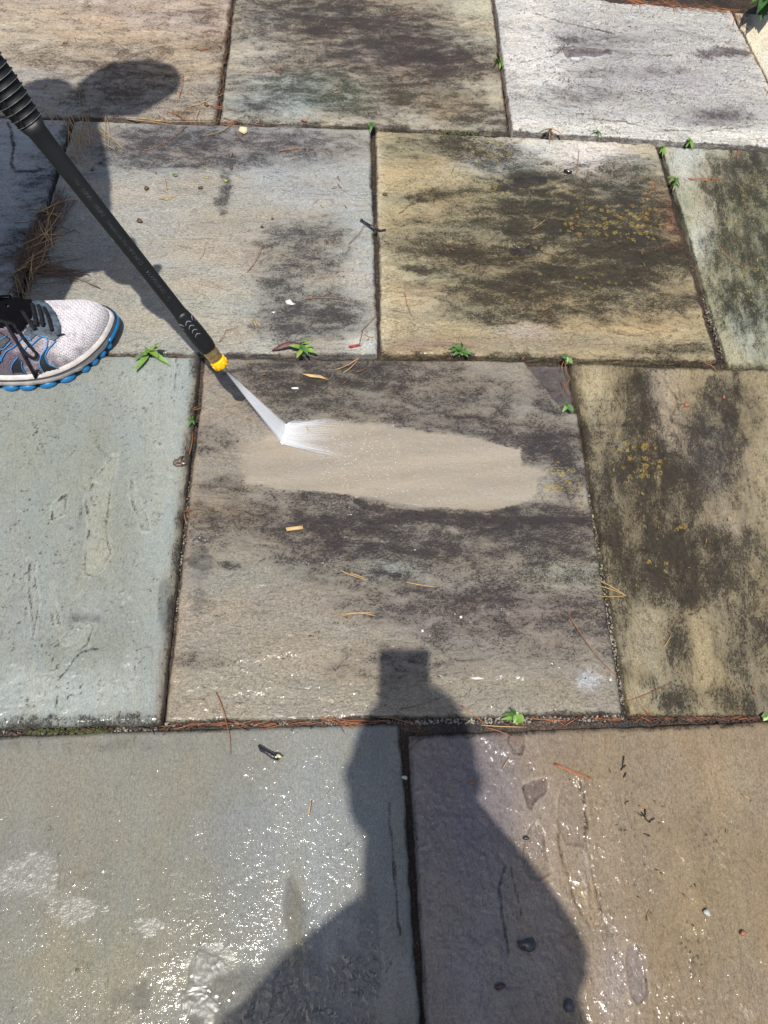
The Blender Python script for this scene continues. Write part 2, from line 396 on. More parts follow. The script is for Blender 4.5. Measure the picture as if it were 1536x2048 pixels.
    quads = np.stack([idx[:-1, :-1].ravel(), idx[:-1, 1:].ravel(), idx[1:, 1:].ravel(), idx[1:, :-1].ravel()], -1)
    ring = np.concatenate([idx[0, :-1], idx[:-1, -1], idx[-1, :0:-1], idx[:0:-1, 0]])
    co_ = np.stack([X, Y, Z], -1); rw = co_[ring].copy(); cxy = co_[:, :2].mean(0)
    rw[:, 2] = z0 - .035; rw[:, :2] += (rw[:, :2] - cxy) / np.linalg.norm(rw[:, :2] - cxy, axis=1)[:, None] * .0006
    nb = len(ring); bi = NV + np.arange(nb)
    wall = np.stack([ring, bi, np.roll(bi, -1), np.roll(ring, -1)], -1)
    allv = np.concatenate([co_, rw]); allq = np.concatenate([quads, wall])
    org = np.array([cxy[0], cxy[1], 0.])
    me = bpy.data.meshes.new('paving_slab')
    me.vertices.add(len(allv)); me.vertices.foreach_set('co', (allv - org).astype(np.float32).ravel())
    me.loops.add(len(allq) * 4); me.loops.foreach_set('vertex_index', allq.astype(np.int32).ravel())
    me.polygons.add(len(allq)); me.polygons.foreach_set('loop_start', (np.arange(len(allq)) * 4).astype(np.int32))
    me.polygons.foreach_set('loop_total', np.full(len(allq), 4, np.int32))
    sm = np.ones(len(allq), bool); me.polygons.foreach_set('use_smooth', sm)
    me.update(calc_edges=True)
    def pad(a, k=1.0): return np.concatenate([a, a[ring] * k])
    def attr(name, typ, a, key):
        if name == 'grain':
            w3 = a[ring].copy(); w3[:, 2] += .035; w3[:, 1] += .035; q_ = me.attributes.new(name, typ, 'POINT'); q_.data.foreach_set(key, np.concatenate([a, w3]).astype(np.float32).ravel()); return
        q_ = me.attributes.new(name, typ, 'POINT'); q_.data.foreach_set(key, pad(a, .45 if name == 'stone_colour' else 1.0).astype(np.float32).ravel())
    col = np.clip(col, .004, .9)
    one = np.ones((NV, 1))
    attr('stone_colour', 'FLOAT_COLOR', np.hstack([col, one]), 'color')
    dc = np.tile(lin(*spec.get('stain', (48, 40, 38)), .75), (NV, 1))
    for msk, rgb in spec.get('stains', []):
        f = np.clip(blobs(Uw, Vw, msk), 0, 1); dc = dc * (1 - f[:, None]) + np.array(lin(*rgb, .75)) * f[:, None]
    attr('stain_colour', 'FLOAT_COLOR', np.hstack([dc, one]), 'color')
    mk = (np.hstack([np.maximum(dark, .55 * np.exp(-(ed / .0016) ** 2))[:, None], lich[:, None], np.clip(wet, 0, 1)[:, None], (spec.get('grainamp', .9) * (1 - .6 * np.clip(f_clean, 0, 1)))[:, None]]))
    q_ = me.attributes.new('masks', 'FLOAT_COLOR', 'POINT'); q_.data.foreach_set('color', np.concatenate([mk, np.tile([.35, 0, .3, .8], (nb, 1))]).astype(np.float32).ravel())
    pl = np.clip(blobs(Uw, Vw, spec.get('pools', [])) + (np.clip(sst(-1, 3, polysd(U + wu * .3, V + wv * .3, chip)), 0, 1) * .8 if chip else 0), 0, 1)
    pl = sst(.30, .55, pl + .55 * fbm(ga * 9, gc * 26, 4, seed + 91) * (pl > .02))
    attr('cleft', 'FLOAT', np.full(NV, spec.get('cleft', .5)) * (1 - .8 * np.clip(f_clean, 0, 1)), 'value')
    attr('pool', 'FLOAT', pl, 'value')
    sh_ = np.clip(blobs(Uw, Vw, spec.get('sheens', [])), 0, 1.2); sh_ = sst(.28, .6, sh_ + .7 * fbm(ga * 8, gc * 20, 4, seed + 95, .6) * (sh_ > .02)); attr('sheen', 'FLOAT', sh_, 'value')
    attr('grain', 'FLOAT_VECTOR', np.stack([ga, gc * 1.0, np.full(NV, seed * 3.7)], -1), 'vector')
    me.materials.append(STONE)
    o = link(bpy.data.objects.new('paving_slab', me), patio); o.location = org
    if label: o['label'] = label
    slabs.append(o); return o
# ---- the slabs the photograph shows, row by row
# row 1 (farthest)
slab([(-150, -25), (466, -25), (431, 240), (-210, 226)], dict(seed=11, grain='x', base=(160, 150, 136), cleft=.8, bandamp=.16, step=.0009, levels=7, z=.002,
    tints=[([(250, 40, 330, 50, .5)], (180, 158, 146), 1), ([(60, 60, 180, 60, .6), (330, 130, 120, 70, .5)], (184, 166, 134), 1), ([(120, 205, 330, 40, .8)], (160, 158, 150), 1)],
    band=(1.08, 1.0, .88), dark0=.06, ledge=.6,
    dark=[(120, 120, 90, 20, .10), (280, 170, 110, 60, .30), (420, 60, 40, 60, .15)], stain=(92, 74, 60), wet=.12,
    edgedark=[('r', .006, .5), ('b', .004, .5)], cracks=[([(188, 118), (230, 128), (280, 130), (330, 140)], 1.2, .5)]),
    label='beige sandstone-coloured slab with a rough split face at the far left')
slab([(473, -25), (981, -25), (1016, 262), (440, 243)], dict(seed=12, grain='x', base=(156, 146, 126), cleft=.8, bandamp=.2, step=.0009, levels=7, z=.001,
    tints=[([(560, 200, 170, 50, .9, -8)], (150, 156, 152), 1), ([(520, 90, 60, 70, .6)], (176, 172, 162), 1), ([(950, 40, 60, 60, .8), (975, 200, 40, 60, .5)], (182, 176, 152), 1),
           ([(800, 110, 150, 60, .5)], (140, 124, 122), 1), ([(780, 225, 120, 30, .6, 8)], (156, 160, 152), 1), ([(900, 210, 90, 40, .5)], (150, 134, 104), 1)],
    dark=[(720, 60, 200, 60, .75, 6), (820, 95, 150, 35, .8, 15), (890, 150, 90, 14, .9, -8), (640, 150, 160, 40, .38), (700, 200, 150, 30, .42, 4), (620, 20, 140, 25, .45), (860, 190, 160, 30, .35, 15), (520, 215, 60, 25, .3), (960, 240, 60, 12, .4)],
    stain=(52, 44, 44), stains=[([(640, 175, 120, 40, .9), (700, 205, 90, 30, .8)], (54, 62, 40)), ([(860, 200, 120, 50, .7)], (66, 54, 34))], lichen=[(900, 228, 30, 14, .8), (905, 252, 30, 8, .8), (640, 190, 60, 30, .35)],
    wet=.2, edgedark=[('b', .008, .8), ('l', .004, .3), ('r', .004, .3)]),
    label='mottled tan slab with black and green algae beside the pale slab')
slab([(987, -12), (1460, 24), (1600, 302), (1023, 264)], dict(seed=13, grain='x', gang=-3, base=(168, 167, 164), cleft=.9, bandamp=.16, step=.0014, levels=6, z=.006, ledge=.9,
    band=(1.02, 1.0, 1.02),
    tints=[([(1180, 75, 180, 26, .7, 4)], (142, 140, 141), 1), ([(1300, 170, 200, 60, .7, 5), (1420, 240, 80, 20, .9)], (148, 145, 147), 1), ([(1050, 60, 60, 200, .6)], (200, 196, 192), 1),
           ([(1200, 262, 200, 14, .9, 3), (1480, 280, 120, 22, 1, 3)], (190, 188, 180), 1), ([(1080, 150, 60, 40, .5)], (206, 204, 200), 1)],
    dark=[(1440, 112, 45, 9, .55), (1180, 107, 56, 7, .45), (1200, 85, 90, 12, .15), (1430, 235, 70, 18, .22), (1130, 195, 120, 20, .14), (1250, 150, 160, 10, .12)],
    cracks=[([(1040, 128), (1100, 118), (1125, 102), (1160, 98), (1225, 108), (1340, 115)], 1.3, .5), ([(1070, 35), (1140, 52), (1230, 70)], 1.3, .35), ([(1175, 240), (1240, 248), (1300, 262), (1400, 268), (1500, 255)], 1.2, .4)],
    flakes=[([(1125, 108), (1160, 101), (1222, 106), (1222, 113), (1180, 117), (1130, 117)], -.0022, (132, 122, 128), .8)],
    stain=(84, 74, 76), wet=.12, edgetint=[('b', .012, (190, 188, 178), .6), ('r', .01, (200, 194, 178), .6)]),
    label='pale lilac-grey slab with thin raised ledges, top right')
slab([(1466, 26), (1700, 44), (1900, 330), (1606, 302)], dict(seed=14, grain='y', base=(206, 198, 176), bandamp=.06, step=.0003, levels=3, z=.003, wet=.05, dark=[(1480, 40, 20, 20, .3)], stain=(110, 84, 60)),
    label='smooth cream slab in the top right corner')
# row 2
slab([(-480, 222), (143, 240), (4, 706), (-720, 690)], dict(seed=21, grain='x', base=(158, 160, 160), bandamp=.08, step=.0004, levels=4, z=.002, dark0=.03,
    dark=[(90, 420, 40, 90, .3), (60, 520, 60, 60, .3)], cracks=[([(18, 246), (28, 290), (24, 330), (36, 343), (66, 344), (106, 334)], 2.6, .8)], stain=(52, 48, 44), wet=.2, edgedark=[('r', .012, .55)]),
    label='grey slab cracked near its corner, behind the lance')
slab([(149, 241), (741, 258), (756, 709), (12, 706)], dict(seed=22, grain='x', base=(144, 142, 132), cleft=.55, bandamp=.12, step=.0006, levels=6, z=.001,
    tints=[([(420, 290, 260, 60, .7)], (136, 130, 132), 1), ([(600, 360, 140, 70, .7)], (150, 154, 156), 1), ([(480, 520, 200, 140, .5)], (160, 150, 134), 1), ([(250, 420, 140, 110, .5)], (158, 154, 146), 1), ([(720, 500, 40, 200, .6)], (158, 160, 156), 1), ([(330, 640, 200, 60, .6)], (156, 152, 138), 1), ([(730, 690, 40, 20, .9), (540, 690, 60, 14, .5)], (166, 172, 168), 1)],
    dark=[(540, 290, 170, 26, .42, 3), (330, 280, 120, 26, .34), (640, 630, 75, 40, .72), (600, 500, 90, 55, .32, -10), (560, 640, 50, 40, .3), (420, 320, 220, 16, .28), (450, 380, 12, 40, .45, 8), (560, 575, 40, 25, .3), (310, 310, 100, 24, .25)],
    stain=(58, 54, 58), wet=.2, edgedark=[('b', .003, .6), ('r', .004, .35)]),
    label='grey slab with brown bits and dark smudges above the lance nozzle')
slab([(751, 262), (1311, 287), (1434, 723), (762, 709)], dict(seed=23, grain='x', gang=-2, base=(152, 140, 107), cleft=.9, bandamp=.2, step=.0011, levels=7, z=.002,
    tints=[([(1130, 300, 180, 40, .9, 4)], (182, 182, 176), 1), ([(1000, 330, 90, 25, .6)], (158, 162, 160), 1), ([(830, 600, 80, 100, .4)], (168, 152, 124), 1), ([(1180, 310, 60, 50, .7, -10)], (196, 192, 190), 1), ([(1250, 370, 60, 60, .6)], (132, 134, 130), 1),
           ([(1350, 440, 30, 60, .8, -15), (1340, 500, 60, 16, .5)], (148, 98, 66), 1), ([(1250, 640, 180, 70, .6)], (152, 132, 98), 1), ([(1050, 665, 60, 20, .6)], (156, 148, 146), 1), ([(860, 690, 140, 14, .9)], (132, 114, 98), 1), ([(1100, 690, 200, 16, .5)], (128, 118, 100), 1)],
    dark=[(960, 300, 90, 26, .5, 12), (1180, 420, 170, 60, .58, 12), (1230, 360, 60, 30, .42, 5), (1060, 365, 60, 15, .9, -3), (860, 390, 50, 10, .8, -6), (930, 385, 60, 8, .45), (1080, 430, 130, 36, .5), (1150, 470, 210, 46, .62, 6), (1000, 450, 90, 16, .5),
          (1240, 530, 150, 42, .8, -6), (1055, 502, 38, 14, 1., 2), (960, 520, 120, 16, .62, 6), (1080, 560, 180, 34, .55), (1000, 590, 110, 22, .58), (850, 540, 55, 8, .5, 8), (845, 570, 30, 7, .5, -6), (1320, 600, 120, 14, .55), (900, 500, 110, 36, .32, 14), (1130, 625, 200, 24, .42), (1200, 480, 180, 90, .28), (1280, 400, 60, 70, .3), (1340, 700, 90, 10, .3), (840, 300, 60, 24, .2)],
    cracks=[([(798, 425), (830, 405), (870, 398), (930, 392), (1000, 380), (1090, 385)], 1.5, .5), ([(1290, 510), (1286, 540), (1265, 560), (1200, 572), (1130, 584)], 2, .8), ([(1100, 410), (1160, 430), (1240, 445)], 1.3, .5)],
    flakes=[([(1028, 355), (1095, 350), (1094, 368), (1050, 378), (1020, 384), (975, 378), (1028, 368)], -.0016, (70, 52, 34), .85), ([(1020, 495), (1080, 492), (1072, 506), (1040, 514), (1020, 508)], -.0016, (72, 54, 36), .85)],
    stain=(42, 35, 20), lichen=[(980, 300, 80, 46, 1.0), (1000, 378, 60, 12, .9), (1240, 440, 110, 40, 1.1, 18), (1160, 460, 60, 26, .9), (1300, 370, 40, 60, .7), (1060, 500, 40, 14, .9), (1240, 600, 140, 50, .5), (920, 640, 60, 40, .4), (1300, 640, 60, 30, .5), (1130, 540, 200, 60, .35)],
    wet=.26, edgedark=[('b', .006, .5), ('t', .004, .4), ('l', .003, .4)], edgetint=[('l', .012, (186, 176, 150), .5), ('b', .014, (150, 128, 96), .4)]),
    label='tan slab blackened by algae with mustard lichen spots, right of centre')
slab([(1324, 290), (1606, 304), (1880, 748), (1459, 732)], dict(seed=24, grain='y', gang=9, base=(148, 145, 116), cleft=.8, bandamp=.2, step=.0008, levels=6, z=-.001,
    tints=[([(1370, 320, 50, 60, .9, 15), (1400, 480, 30, 100, .6, 15)], (174, 174, 164), 1), ([(1500, 480, 60, 160, .5)], (126, 124, 96), 1), ([(1460, 330, 60, 30, .5)], (158, 146, 132), 1), ([(1510, 660, 60, 60, .7)], (150, 156, 142), 1)],
    dark=[(1470, 360, 60, 50, .36), (1500, 500, 50, 120, .62), (1445, 420, 14, 90, .4, -12), (1520, 320, 40, 40, .5), (1490, 600, 60, 50, .6), (1520, 690, 10, 60, .3), (1420, 530, 24, 60, .3)],
    cracks=[([(1418, 315), (1440, 370), (1448, 430)], 1.2, .4), ([(1470, 380), (1500, 460), (1512, 560)], 1.4, .5)], flakes=[([(1500, 315), (1536, 335), (1560, 330), (1560, 300), (1510, 300)], -.0012, (90, 84, 66), .6)],
    stain=(46, 44, 26), lichen=[(1382, 440, 12, 14, 1.2), (1430, 450, 40, 20, .8), (1490, 400, 40, 50, .7), (1500, 560, 50, 90, .8)], wet=.22, edgedark=[('b', .006, .6)]),
    label='green-streaked slab at the right edge beside the lichen slab')
# row 3
slab([(-330, 706), (399, 715), (322, 1447), (-560, 1466)], dict(seed=31, grain='y', gang=-4, base=(132, 139, 134), grainamp=.5, cleft=.22, bandamp=.07, step=.00055, levels=5, z=.003, ledge=.5, band=(1.04, 1.0, .97),
    tints=[([(330, 880, 60, 300, .6)], (150, 157, 150), 1), ([(120, 1390, 260, 60, .7)], (150, 158, 152), 1), ([(200, 1050, 80, 180, .6)], (128, 132, 120), 1), ([(60, 900, 120, 140, .6)], (132, 138, 126), 1), ([(170, 1290, 100, 40, .6, -10)], (120, 124, 110), 1), ([(300, 760, 110, 60, .4)], (154, 162, 154), 1)],
    dark=[(170, 1447, 40, 9, .7), (260, 1440, 60, 10, .65), (30, 1447, 60, 7, .5), (110, 1440, 60, 7, .3), (395, 730, 14, 20, .3)],
    lines=[],
    cracks=[([(112, 1420), (118, 1360), (160, 1310), (210, 1295)], 1.3, .30), ([(183, 830), (182, 870), (200, 900), (230, 925)], 1.1, .30), ([(355, 712), (350, 760), (345, 800)], 1.1, .3)],
    flakes=[([(230, 912), (218, 925), (200, 945), (176, 985), (172, 1010), (180, 1050), (172, 1100), (172, 1150), (182, 1152), (205, 1140), (222, 1110), (214, 1060), (218, 1000), (232, 940), (236, 915)], -.0012, (148, 150, 136), .75),
            ([(105, 1170), (118, 1240), (130, 1275), (150, 1270), (165, 1245), (190, 1255), (175, 1295), (145, 1310), (118, 1290), (104, 1240)], -.0010, (146, 150, 138), .6),
            ([(262, 960), (278, 1000), (300, 1060), (285, 1060), (265, 1010)], -.0006, (150, 156, 146), .5),
            ([(104, 1040), (130, 1030), (134, 990), (108, 1010)], -.0006, (150, 156, 146), .5), ([(58, 1120), (60, 1190), (68, 1270), (76, 1220), (70, 1130)], -.0006, (150, 152, 140), .5)],
    stain=(52, 46, 38), wet=.33, sheens=[(90, 1400, 120, 50, .7), (330, 900, 40, 200, .55), (200, 1200, 80, 30, .6), (150, 1360, 160, 40, .6), (80, 820, 60, 16, .5), (270, 1330, 30, 80, .5)], pools=[(160, 1240, 90, 18, .45), (330, 1200, 20, 60, .5)], wets=[(170, 1240, 90, 40, .35), (130, 800, 100, 30, .3), (220, 1020, 60, 80, .2)], edgedark=[('r', .007, .75), ('b', .006, .75)], edgetint=[('r', .009, (120, 96, 66), .6)]),
    label='smooth pale green-grey slab under the shoe')
slab([(410, 716), (1139, 722), (1244, 1426), (330, 1444)], dict(seed=32, grain='x', gang=-1, base=(134, 126, 113), cleft=.38, bandamp=.17, step=.0007, levels=6, z=.001, ledge=.45, band=(1.06, 1.0, .95), res=.002,
    tints=[([(500, 1350, 260, 120, .8)], (142, 134, 116), 1), ([(880, 900, 300, 60, .3)], (124, 114, 108), 1), ([(480, 1150, 140, 70, .6)], (136, 132, 118), 1), ([(1110, 1150, 90, 45, .9)], (146, 142, 124), 1), ([(900, 1390, 340, 45, .6)], (136, 130, 112), 1),
           ([(1175, 1362, 24, 20, 1.1)], (160, 162, 164), 1), ([(780, 1140, 56, 16, .8)], (150, 156, 146), 1), ([(1000, 1230, 260, 60, .4)], (134, 122, 118), 1), ([(410, 1010, 70, 40, .4)], (122, 106, 84), 1)],
    dark=[(620, 790, 120, 55, .52, 10), (760, 740, 130, 26, .36), (960, 850, 200, 26, .45, 7), (560, 740, 120, 24, .36), (900, 790, 180, 40, .26), (1080, 890, 80, 30, .48), (1100, 800, 40, 70, .25), (1140, 930, 30, 50, .38),
          (1060, 1035, 170, 24, .62, 2), (880, 1040, 200, 26, .40), (620, 1040, 130, 40, .46), (900, 1095, 280, 46, .50, 3), (1080, 1080, 130, 26, .5), (420, 880, 40, 26, .42), (600, 985, 160, 14, .5, 4), (500, 960, 60, 14, .28), (450, 1050, 100, 40, .20),
          (1060, 1190, 160, 40, .30, 3), (940, 1225, 220, 34, .32, 3), (1180, 1240, 60, 30, .3), (700, 1100, 120, 60, .42), (780, 1330, 120, 40, .16), (460, 1130, 30, 8, .45), (1060, 1280, 180, 60, .2), (390, 1320, 60, 18, .22), (390, 1080, 40, 80, .12)],
    lines=[([(712, 1002), (740, 1014), (790, 1024), (860, 1030), (930, 1036), (1010, 1040), (1090, 1038), (1170, 1042)], 9, .95), ([(760, 1022), (860, 1040), (960, 1052), (1040, 1050)], 7, .85),
           ([(626, 1048), (650, 1036), (672, 1042), (670, 1060), (680, 1080), (730, 1084), (780, 1092), (826, 1108)], 7, .92), ([(650, 1060), (660, 1082), (700, 1096), (760, 1106)], 14, .72),
           ([(862, 1064), (900, 1070), (960, 1078)], 6, .75), ([(758, 1056), (790, 1058)], 6, .8), ([(1000, 1076), (1080, 1074), (1188, 1092)], 7, .7), ([(742, 1140), (800, 1148)], 6, .75), ([(1050, 1096), (1190, 1090)], 6, .5)],
    cracks=[([(880, 760), (960, 764), (1060, 762), (1120, 768)], 1.2, .35), ([(640, 1084), (700, 1082), (780, 1094), (828, 1112)], 1.2, .4)],
    clean=[([(488, 896), (560, 850), (600, 842), (760, 846), (830, 858), (880, 868), (960, 878), (1040, 898), (1043, 932), (1075, 938), (1096, 946), (1072, 962), (1074, 985), (1060, 1000), (1012, 1018), (960, 1024), (900, 1020), (840, 1015), (780, 1006), (740, 996), (700, 992), (640, 985), (560, 985), (490, 978), (478, 960), (484, 930)], (156, 146, 129), 4)],
    lichen=[(1110, 960, 46, 44, 1.1), (1160, 1000, 30, 60, .7), (1180, 1110, 30, 50, .5), (620, 800, 160, 30, .30), (580, 860, 20, 8, .4)],
    stain=(50, 42, 44), stains=[([(420, 1010, 90, 60, .8)], (70, 54, 32)), ([(640, 800, 160, 40, .5)], (52, 48, 34))], wet=.30, pools=[(400, 1150, 26, 70, .6), (420, 1040, 40, 30, .35)], wets=[(390, 1150, 30, 120, .5), (800, 920, 260, 60, .25), (600, 1380, 300, 60, .12)],
    edgetint=[('l', .010, (152, 134, 112), .6), ('b', .006, (150, 146, 128), .5)], edgedark=[('b', .003, .5), ('t', .003, .4)],
    chip=[(1038, 700), (1046, 718), (1084, 764), (1122, 812), (1136, 826), (1190, 826), (1180, 700)]),
    res=.002, label='brown-grey slab being cleaned, with a clean strip under the water jet')
slab([(1143, 726), (1640, 744), (1880, 1428), (1258, 1432)], dict(seed=33, grain='y', gang=7, base=(136, 124, 95), cleft=.7, bandamp=.16, step=.0010, levels=6, z=.002, band=(1.05, 1.0, .9),
    tints=[([(1400, 950, 140, 160, .45)], (132, 118, 98), 1), ([(1190, 790, 40, 60, .7)], (158, 148, 118), 1), ([(1330, 820, 40, 80, .6)], (156, 138, 114), 1), ([(1420, 1300, 120, 100, .6)], (140, 128, 100), 1), ([(1280, 1300, 60, 90, .5)], (140, 134, 112), 1), ([(1420, 930, 60, 60, .5)], (136, 126, 108), 1), ([(1460, 1060, 40, 40, .5)], (158, 142, 116), 1), ([(1300, 1390, 40, 30, .6)], (158, 152, 128), 1)],
    dark=[(1265, 900, 50, 130, .48, -8), (1300, 830, 20, 100, .45, -8), (1440, 830, 60, 60, .62), (1340, 960, 90, 80, .42), (1300, 1100, 90, 60, .70), (1390, 1130, 80, 60, .62, 20), (1330, 1160, 60, 40, .62), (1200, 1060, 40, 90, .38), (1270, 760, 22, 26, .62), (1470, 770, 12, 60, .45), (1420, 1080, 60, 24, .42),
          (1500, 1280, 60, 60, .40), (1380, 1190, 30, 26, .5), (1350, 1300, 30, 60, .35), (1500, 1400, 60, 40, .42), (1350, 1400, 50, 26, .55), (1240, 1260, 20, 60, .35), (1540, 1250, 20, 60, .5), (1300, 1000, 160, 160, .22), (1480, 1160, 60, 80, .3), (1430, 900, 40, 60, .3), (1290, 1360, 20, 20, .5)],
    cracks=[([(1284, 790), (1296, 810), (1302, 850), (1310, 880), (1325, 912)], 1.6, .6), ([(1375, 1230), (1395, 1222), (1410, 1210), (1470, 1212), (1510, 1240), (1530, 1270)], 1.5, .55), ([(1362, 1100), (1380, 1160), (1392, 1200)], 1.4, .5)],
    flakes=[([(1290, 745), (1300, 790), (1306, 850), (1330, 905), (1390, 900), (1370, 830), (1330, 760), (1310, 735)], -.0009, (158, 142, 116), .5)],
    stain=(46, 38, 26), lichen=[(1280, 930, 60, 60, 1.0), (1364, 1065, 20, 14, 1.3), (1320, 1120, 80, 60, .5), (1512, 944, 16, 16, 1.1), (1260, 860, 50, 60, .6), (1440, 1010, 80, 60, .4), (1300, 1200, 80, 80, .35), (1480, 1160, 60, 60, .35)],
    wet=.24, wets=[(1440, 900, 80, 100, .3)], edgedark=[('l', .012, .62), ('b', .004, .5), ('t', .006, .6)]),
    label='brown slab darkened by mottled algae at the right')
# row 4 (nearest)
slab([(-300, 1482), (800, 1444), (842, 2075), (-560, 2140)], dict(seed=41, grain='y', base=(122, 121, 111), grainamp=.6, cleft=.12, bandamp=.08, step=.0003, levels=4, z=-.002, band=(1.05, 1.0, .93), ledge=.2,
    tints=[([(640, 1700, 180, 330, .8)], (130, 134, 132), 1), ([(100, 1560, 200, 100, .4)], (132, 128, 114), 1), ([(200, 1950, 260, 120, .6)], (134, 130, 108), 1), ([(590, 1860, 20, 120, .5)], (132, 122, 84), 1), ([(330, 1720, 60, 200, .4)], (134, 130, 112), 1)],
    dark=[(200, 1490, 260, 14, .05)], dark0=.008, lines=[], cracks=[([(778, 1600), (782, 1660), (790, 1750), (800, 1870)], 2.0, .5)],
    stain=(66, 60, 50), wet=.26, pools=[(415, 1935, 40, 40, .9), (400, 2010, 34, 60, .8), (480, 2020, 90, 60, 1.1), (600, 2070, 160, 50, 1.0), (560, 1960, 60, 60, .9), (740, 1900, 24, 140, .8), (660, 1960, 70, 90, .6), (620, 1840, 60, 60, .42), (300, 2000, 80, 40, .42)], sheens=[(50, 1752, 70, 44, 1.1), (170, 1820, 46, 30, .9), (100, 1750, 14, 60, .7), (300, 1855, 36, 24, .8), (420, 1925, 50, 40, 1.0), (400, 2010, 50, 50, .9)], wets=[(620, 1720, 150, 260, .42), (560, 1990, 220, 120, .5), (660, 1980, 200, 90, .4), (360, 1980, 60, 120, .3)],
    edgedark=[('r', .003, .5), ('t', .003, .3)]), res=.002, label='wet grey slab at the bottom left')
slab([(815, 1470), (1640, 1438), (1830, 2100), (852, 2075)], dict(seed=42, grain='y', base=(130, 113, 88), grainamp=.7, cleft=.3, bandamp=.14, step=.0006, levels=5, z=-.001, band=(1.06, 1.0, .9),
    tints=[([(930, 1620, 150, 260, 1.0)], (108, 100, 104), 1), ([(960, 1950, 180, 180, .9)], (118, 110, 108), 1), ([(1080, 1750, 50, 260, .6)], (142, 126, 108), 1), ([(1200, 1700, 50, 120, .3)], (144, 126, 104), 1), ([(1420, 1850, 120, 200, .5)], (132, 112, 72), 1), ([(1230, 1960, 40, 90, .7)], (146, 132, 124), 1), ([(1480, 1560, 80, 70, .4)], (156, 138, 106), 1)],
    dark=[(1370, 1640, 60, 70, .03), (1420, 1930, 60, 60, .04), (1300, 1660, 160, 20, .03)],
    cracks=[([(1012, 1730), (1000, 1775), (1004, 1820), (1012, 1860), (1018, 1906)], 2.4, .9), ([(1022, 1734), (1032, 1780), (1046, 1830), (1050, 1870)], 1.4, .4), ([(1115, 1640), (1118, 1690), (1132, 1740), (1150, 1800), (1180, 1856)], 2.2, .62), ([(1160, 1566), (1170, 1600), (1172, 1680), (1190, 1760), (1206, 1840)], 1.5, .5),
            ([(815, 1500), (840, 1478), (905, 1462), (960, 1455)], 1.8, .6), ([(912, 1462), (940, 1474), (962, 1470)], 1.6, .6)],
    flakes=[([(1046, 1572), (1068, 1558), (1092, 1560), (1092, 1588), (1072, 1600), (1066, 1620), (1056, 1610), (1050, 1590)], -.0026, (100, 84, 74), .9),
            ([(1074, 1642), (1060, 1660), (1048, 1690), (1046, 1720), (1056, 1752), (1076, 1766), (1104, 1750), (1090, 1710), (1084, 1660)], -.0022, (116, 100, 86), .6),
            ([(1126, 1566), (1118, 1600), (1118, 1660), (1134, 1690), (1168, 1694), (1176, 1640), (1164, 1590), (1150, 1562)], -.0020, (120, 104, 84), .5),
            ([(1258, 1886), (1252, 1930), (1262, 1990), (1276, 2012), (1296, 1990), (1290, 1920), (1276, 1888)], -.0022, (116, 104, 98), .7),
            ([(1018, 1455), (1016, 1480), (1026, 1506), (1044, 1508), (1050, 1480), (1046, 1456)], -.0022, (112, 98, 84), .6),
            ([(1178, 1760), (1180, 1830), (1192, 1860), (1204, 1850), (1200, 1780), (1190, 1756)], -.0006, (150, 126, 92), .5)],
    lichen=[(1160, 1850, 30, 80, .5), (1240, 1890, 20, 60, .5), (1170, 1750, 16, 60, .6), (1420, 1930, 50, 40, .4)],
    stain=(52, 42, 28), stains=[([(1150, 1780, 50, 130, .9)], (120, 92, 40))], sheens=[(1050, 1480, 20, 26, .7), (1175, 1700, 14, 160, .45), (1280, 1930, 20, 60, .6), (1450, 2020, 160, 30, .6)], wet=.45, wets=[(930, 1800, 150, 300, .40), (1150, 1800, 80, 240, .15), (1300, 1970, 200, 90, .25)], edgedark=[('t', .005, .6), ('l', .004, .5)]), res=.002,
    label='wet slab, purple-grey turning to tan, at the bottom right')
# neighbours outside the frame, so the patio goes on
ex = [((-2.25, .935), (-.93, .935), (-.93, .30), (-2.25, .30)), ((-2.25, 1.58), (-1.22, 1.58), (-1.22, .95), (-2.25, .95)), ((-2.25, 2.16), (-1.03, 2.16), (-1.03, 1.60), (-2.25, 1.60)),
      ((.985, .93), (1.9, .93), (1.9, .27), (.985, .27)), ((1.14, 1.57), (2.1, 1.57), (2.1, .95), (1.14, .95)), ((-1.5, .265), (-.78, .265), (-.78, -.16), (-1.5, -.16)),
      ((.745, .262), (1.7, .262), (1.7, -.16), (.745, -.16))]
for i, c in enumerate(ex):
    c = [(x_ * .927, y_ * .927) for x_, y_ in c]
    slab(c, dict(world=True, seed=60 + i, base=[(150, 150, 140), (160, 150, 132), (150, 140, 122)][i % 3], stain=(56, 50, 40), dark=[], dark0=.12, wet=.25, z=.001), res=.02)
yy = -.163
for r in range(3):
    x = -2.2 + r * .2
    while x < 2.0:
        wd = rnd.choice([.66, .9, .6]); slab([(x, yy), (x + wd, yy), (x + wd, yy - .64), (x, yy - .64)], dict(world=True, seed=80 + r * 9 + int(x * 3), base=rnd.choice([(150, 150, 140), (150, 142, 126), (142, 132, 118)]), stain=(56, 50, 40), dark0=.1, wet=.4), res=.02); x += wd + .012
    yy -= .652

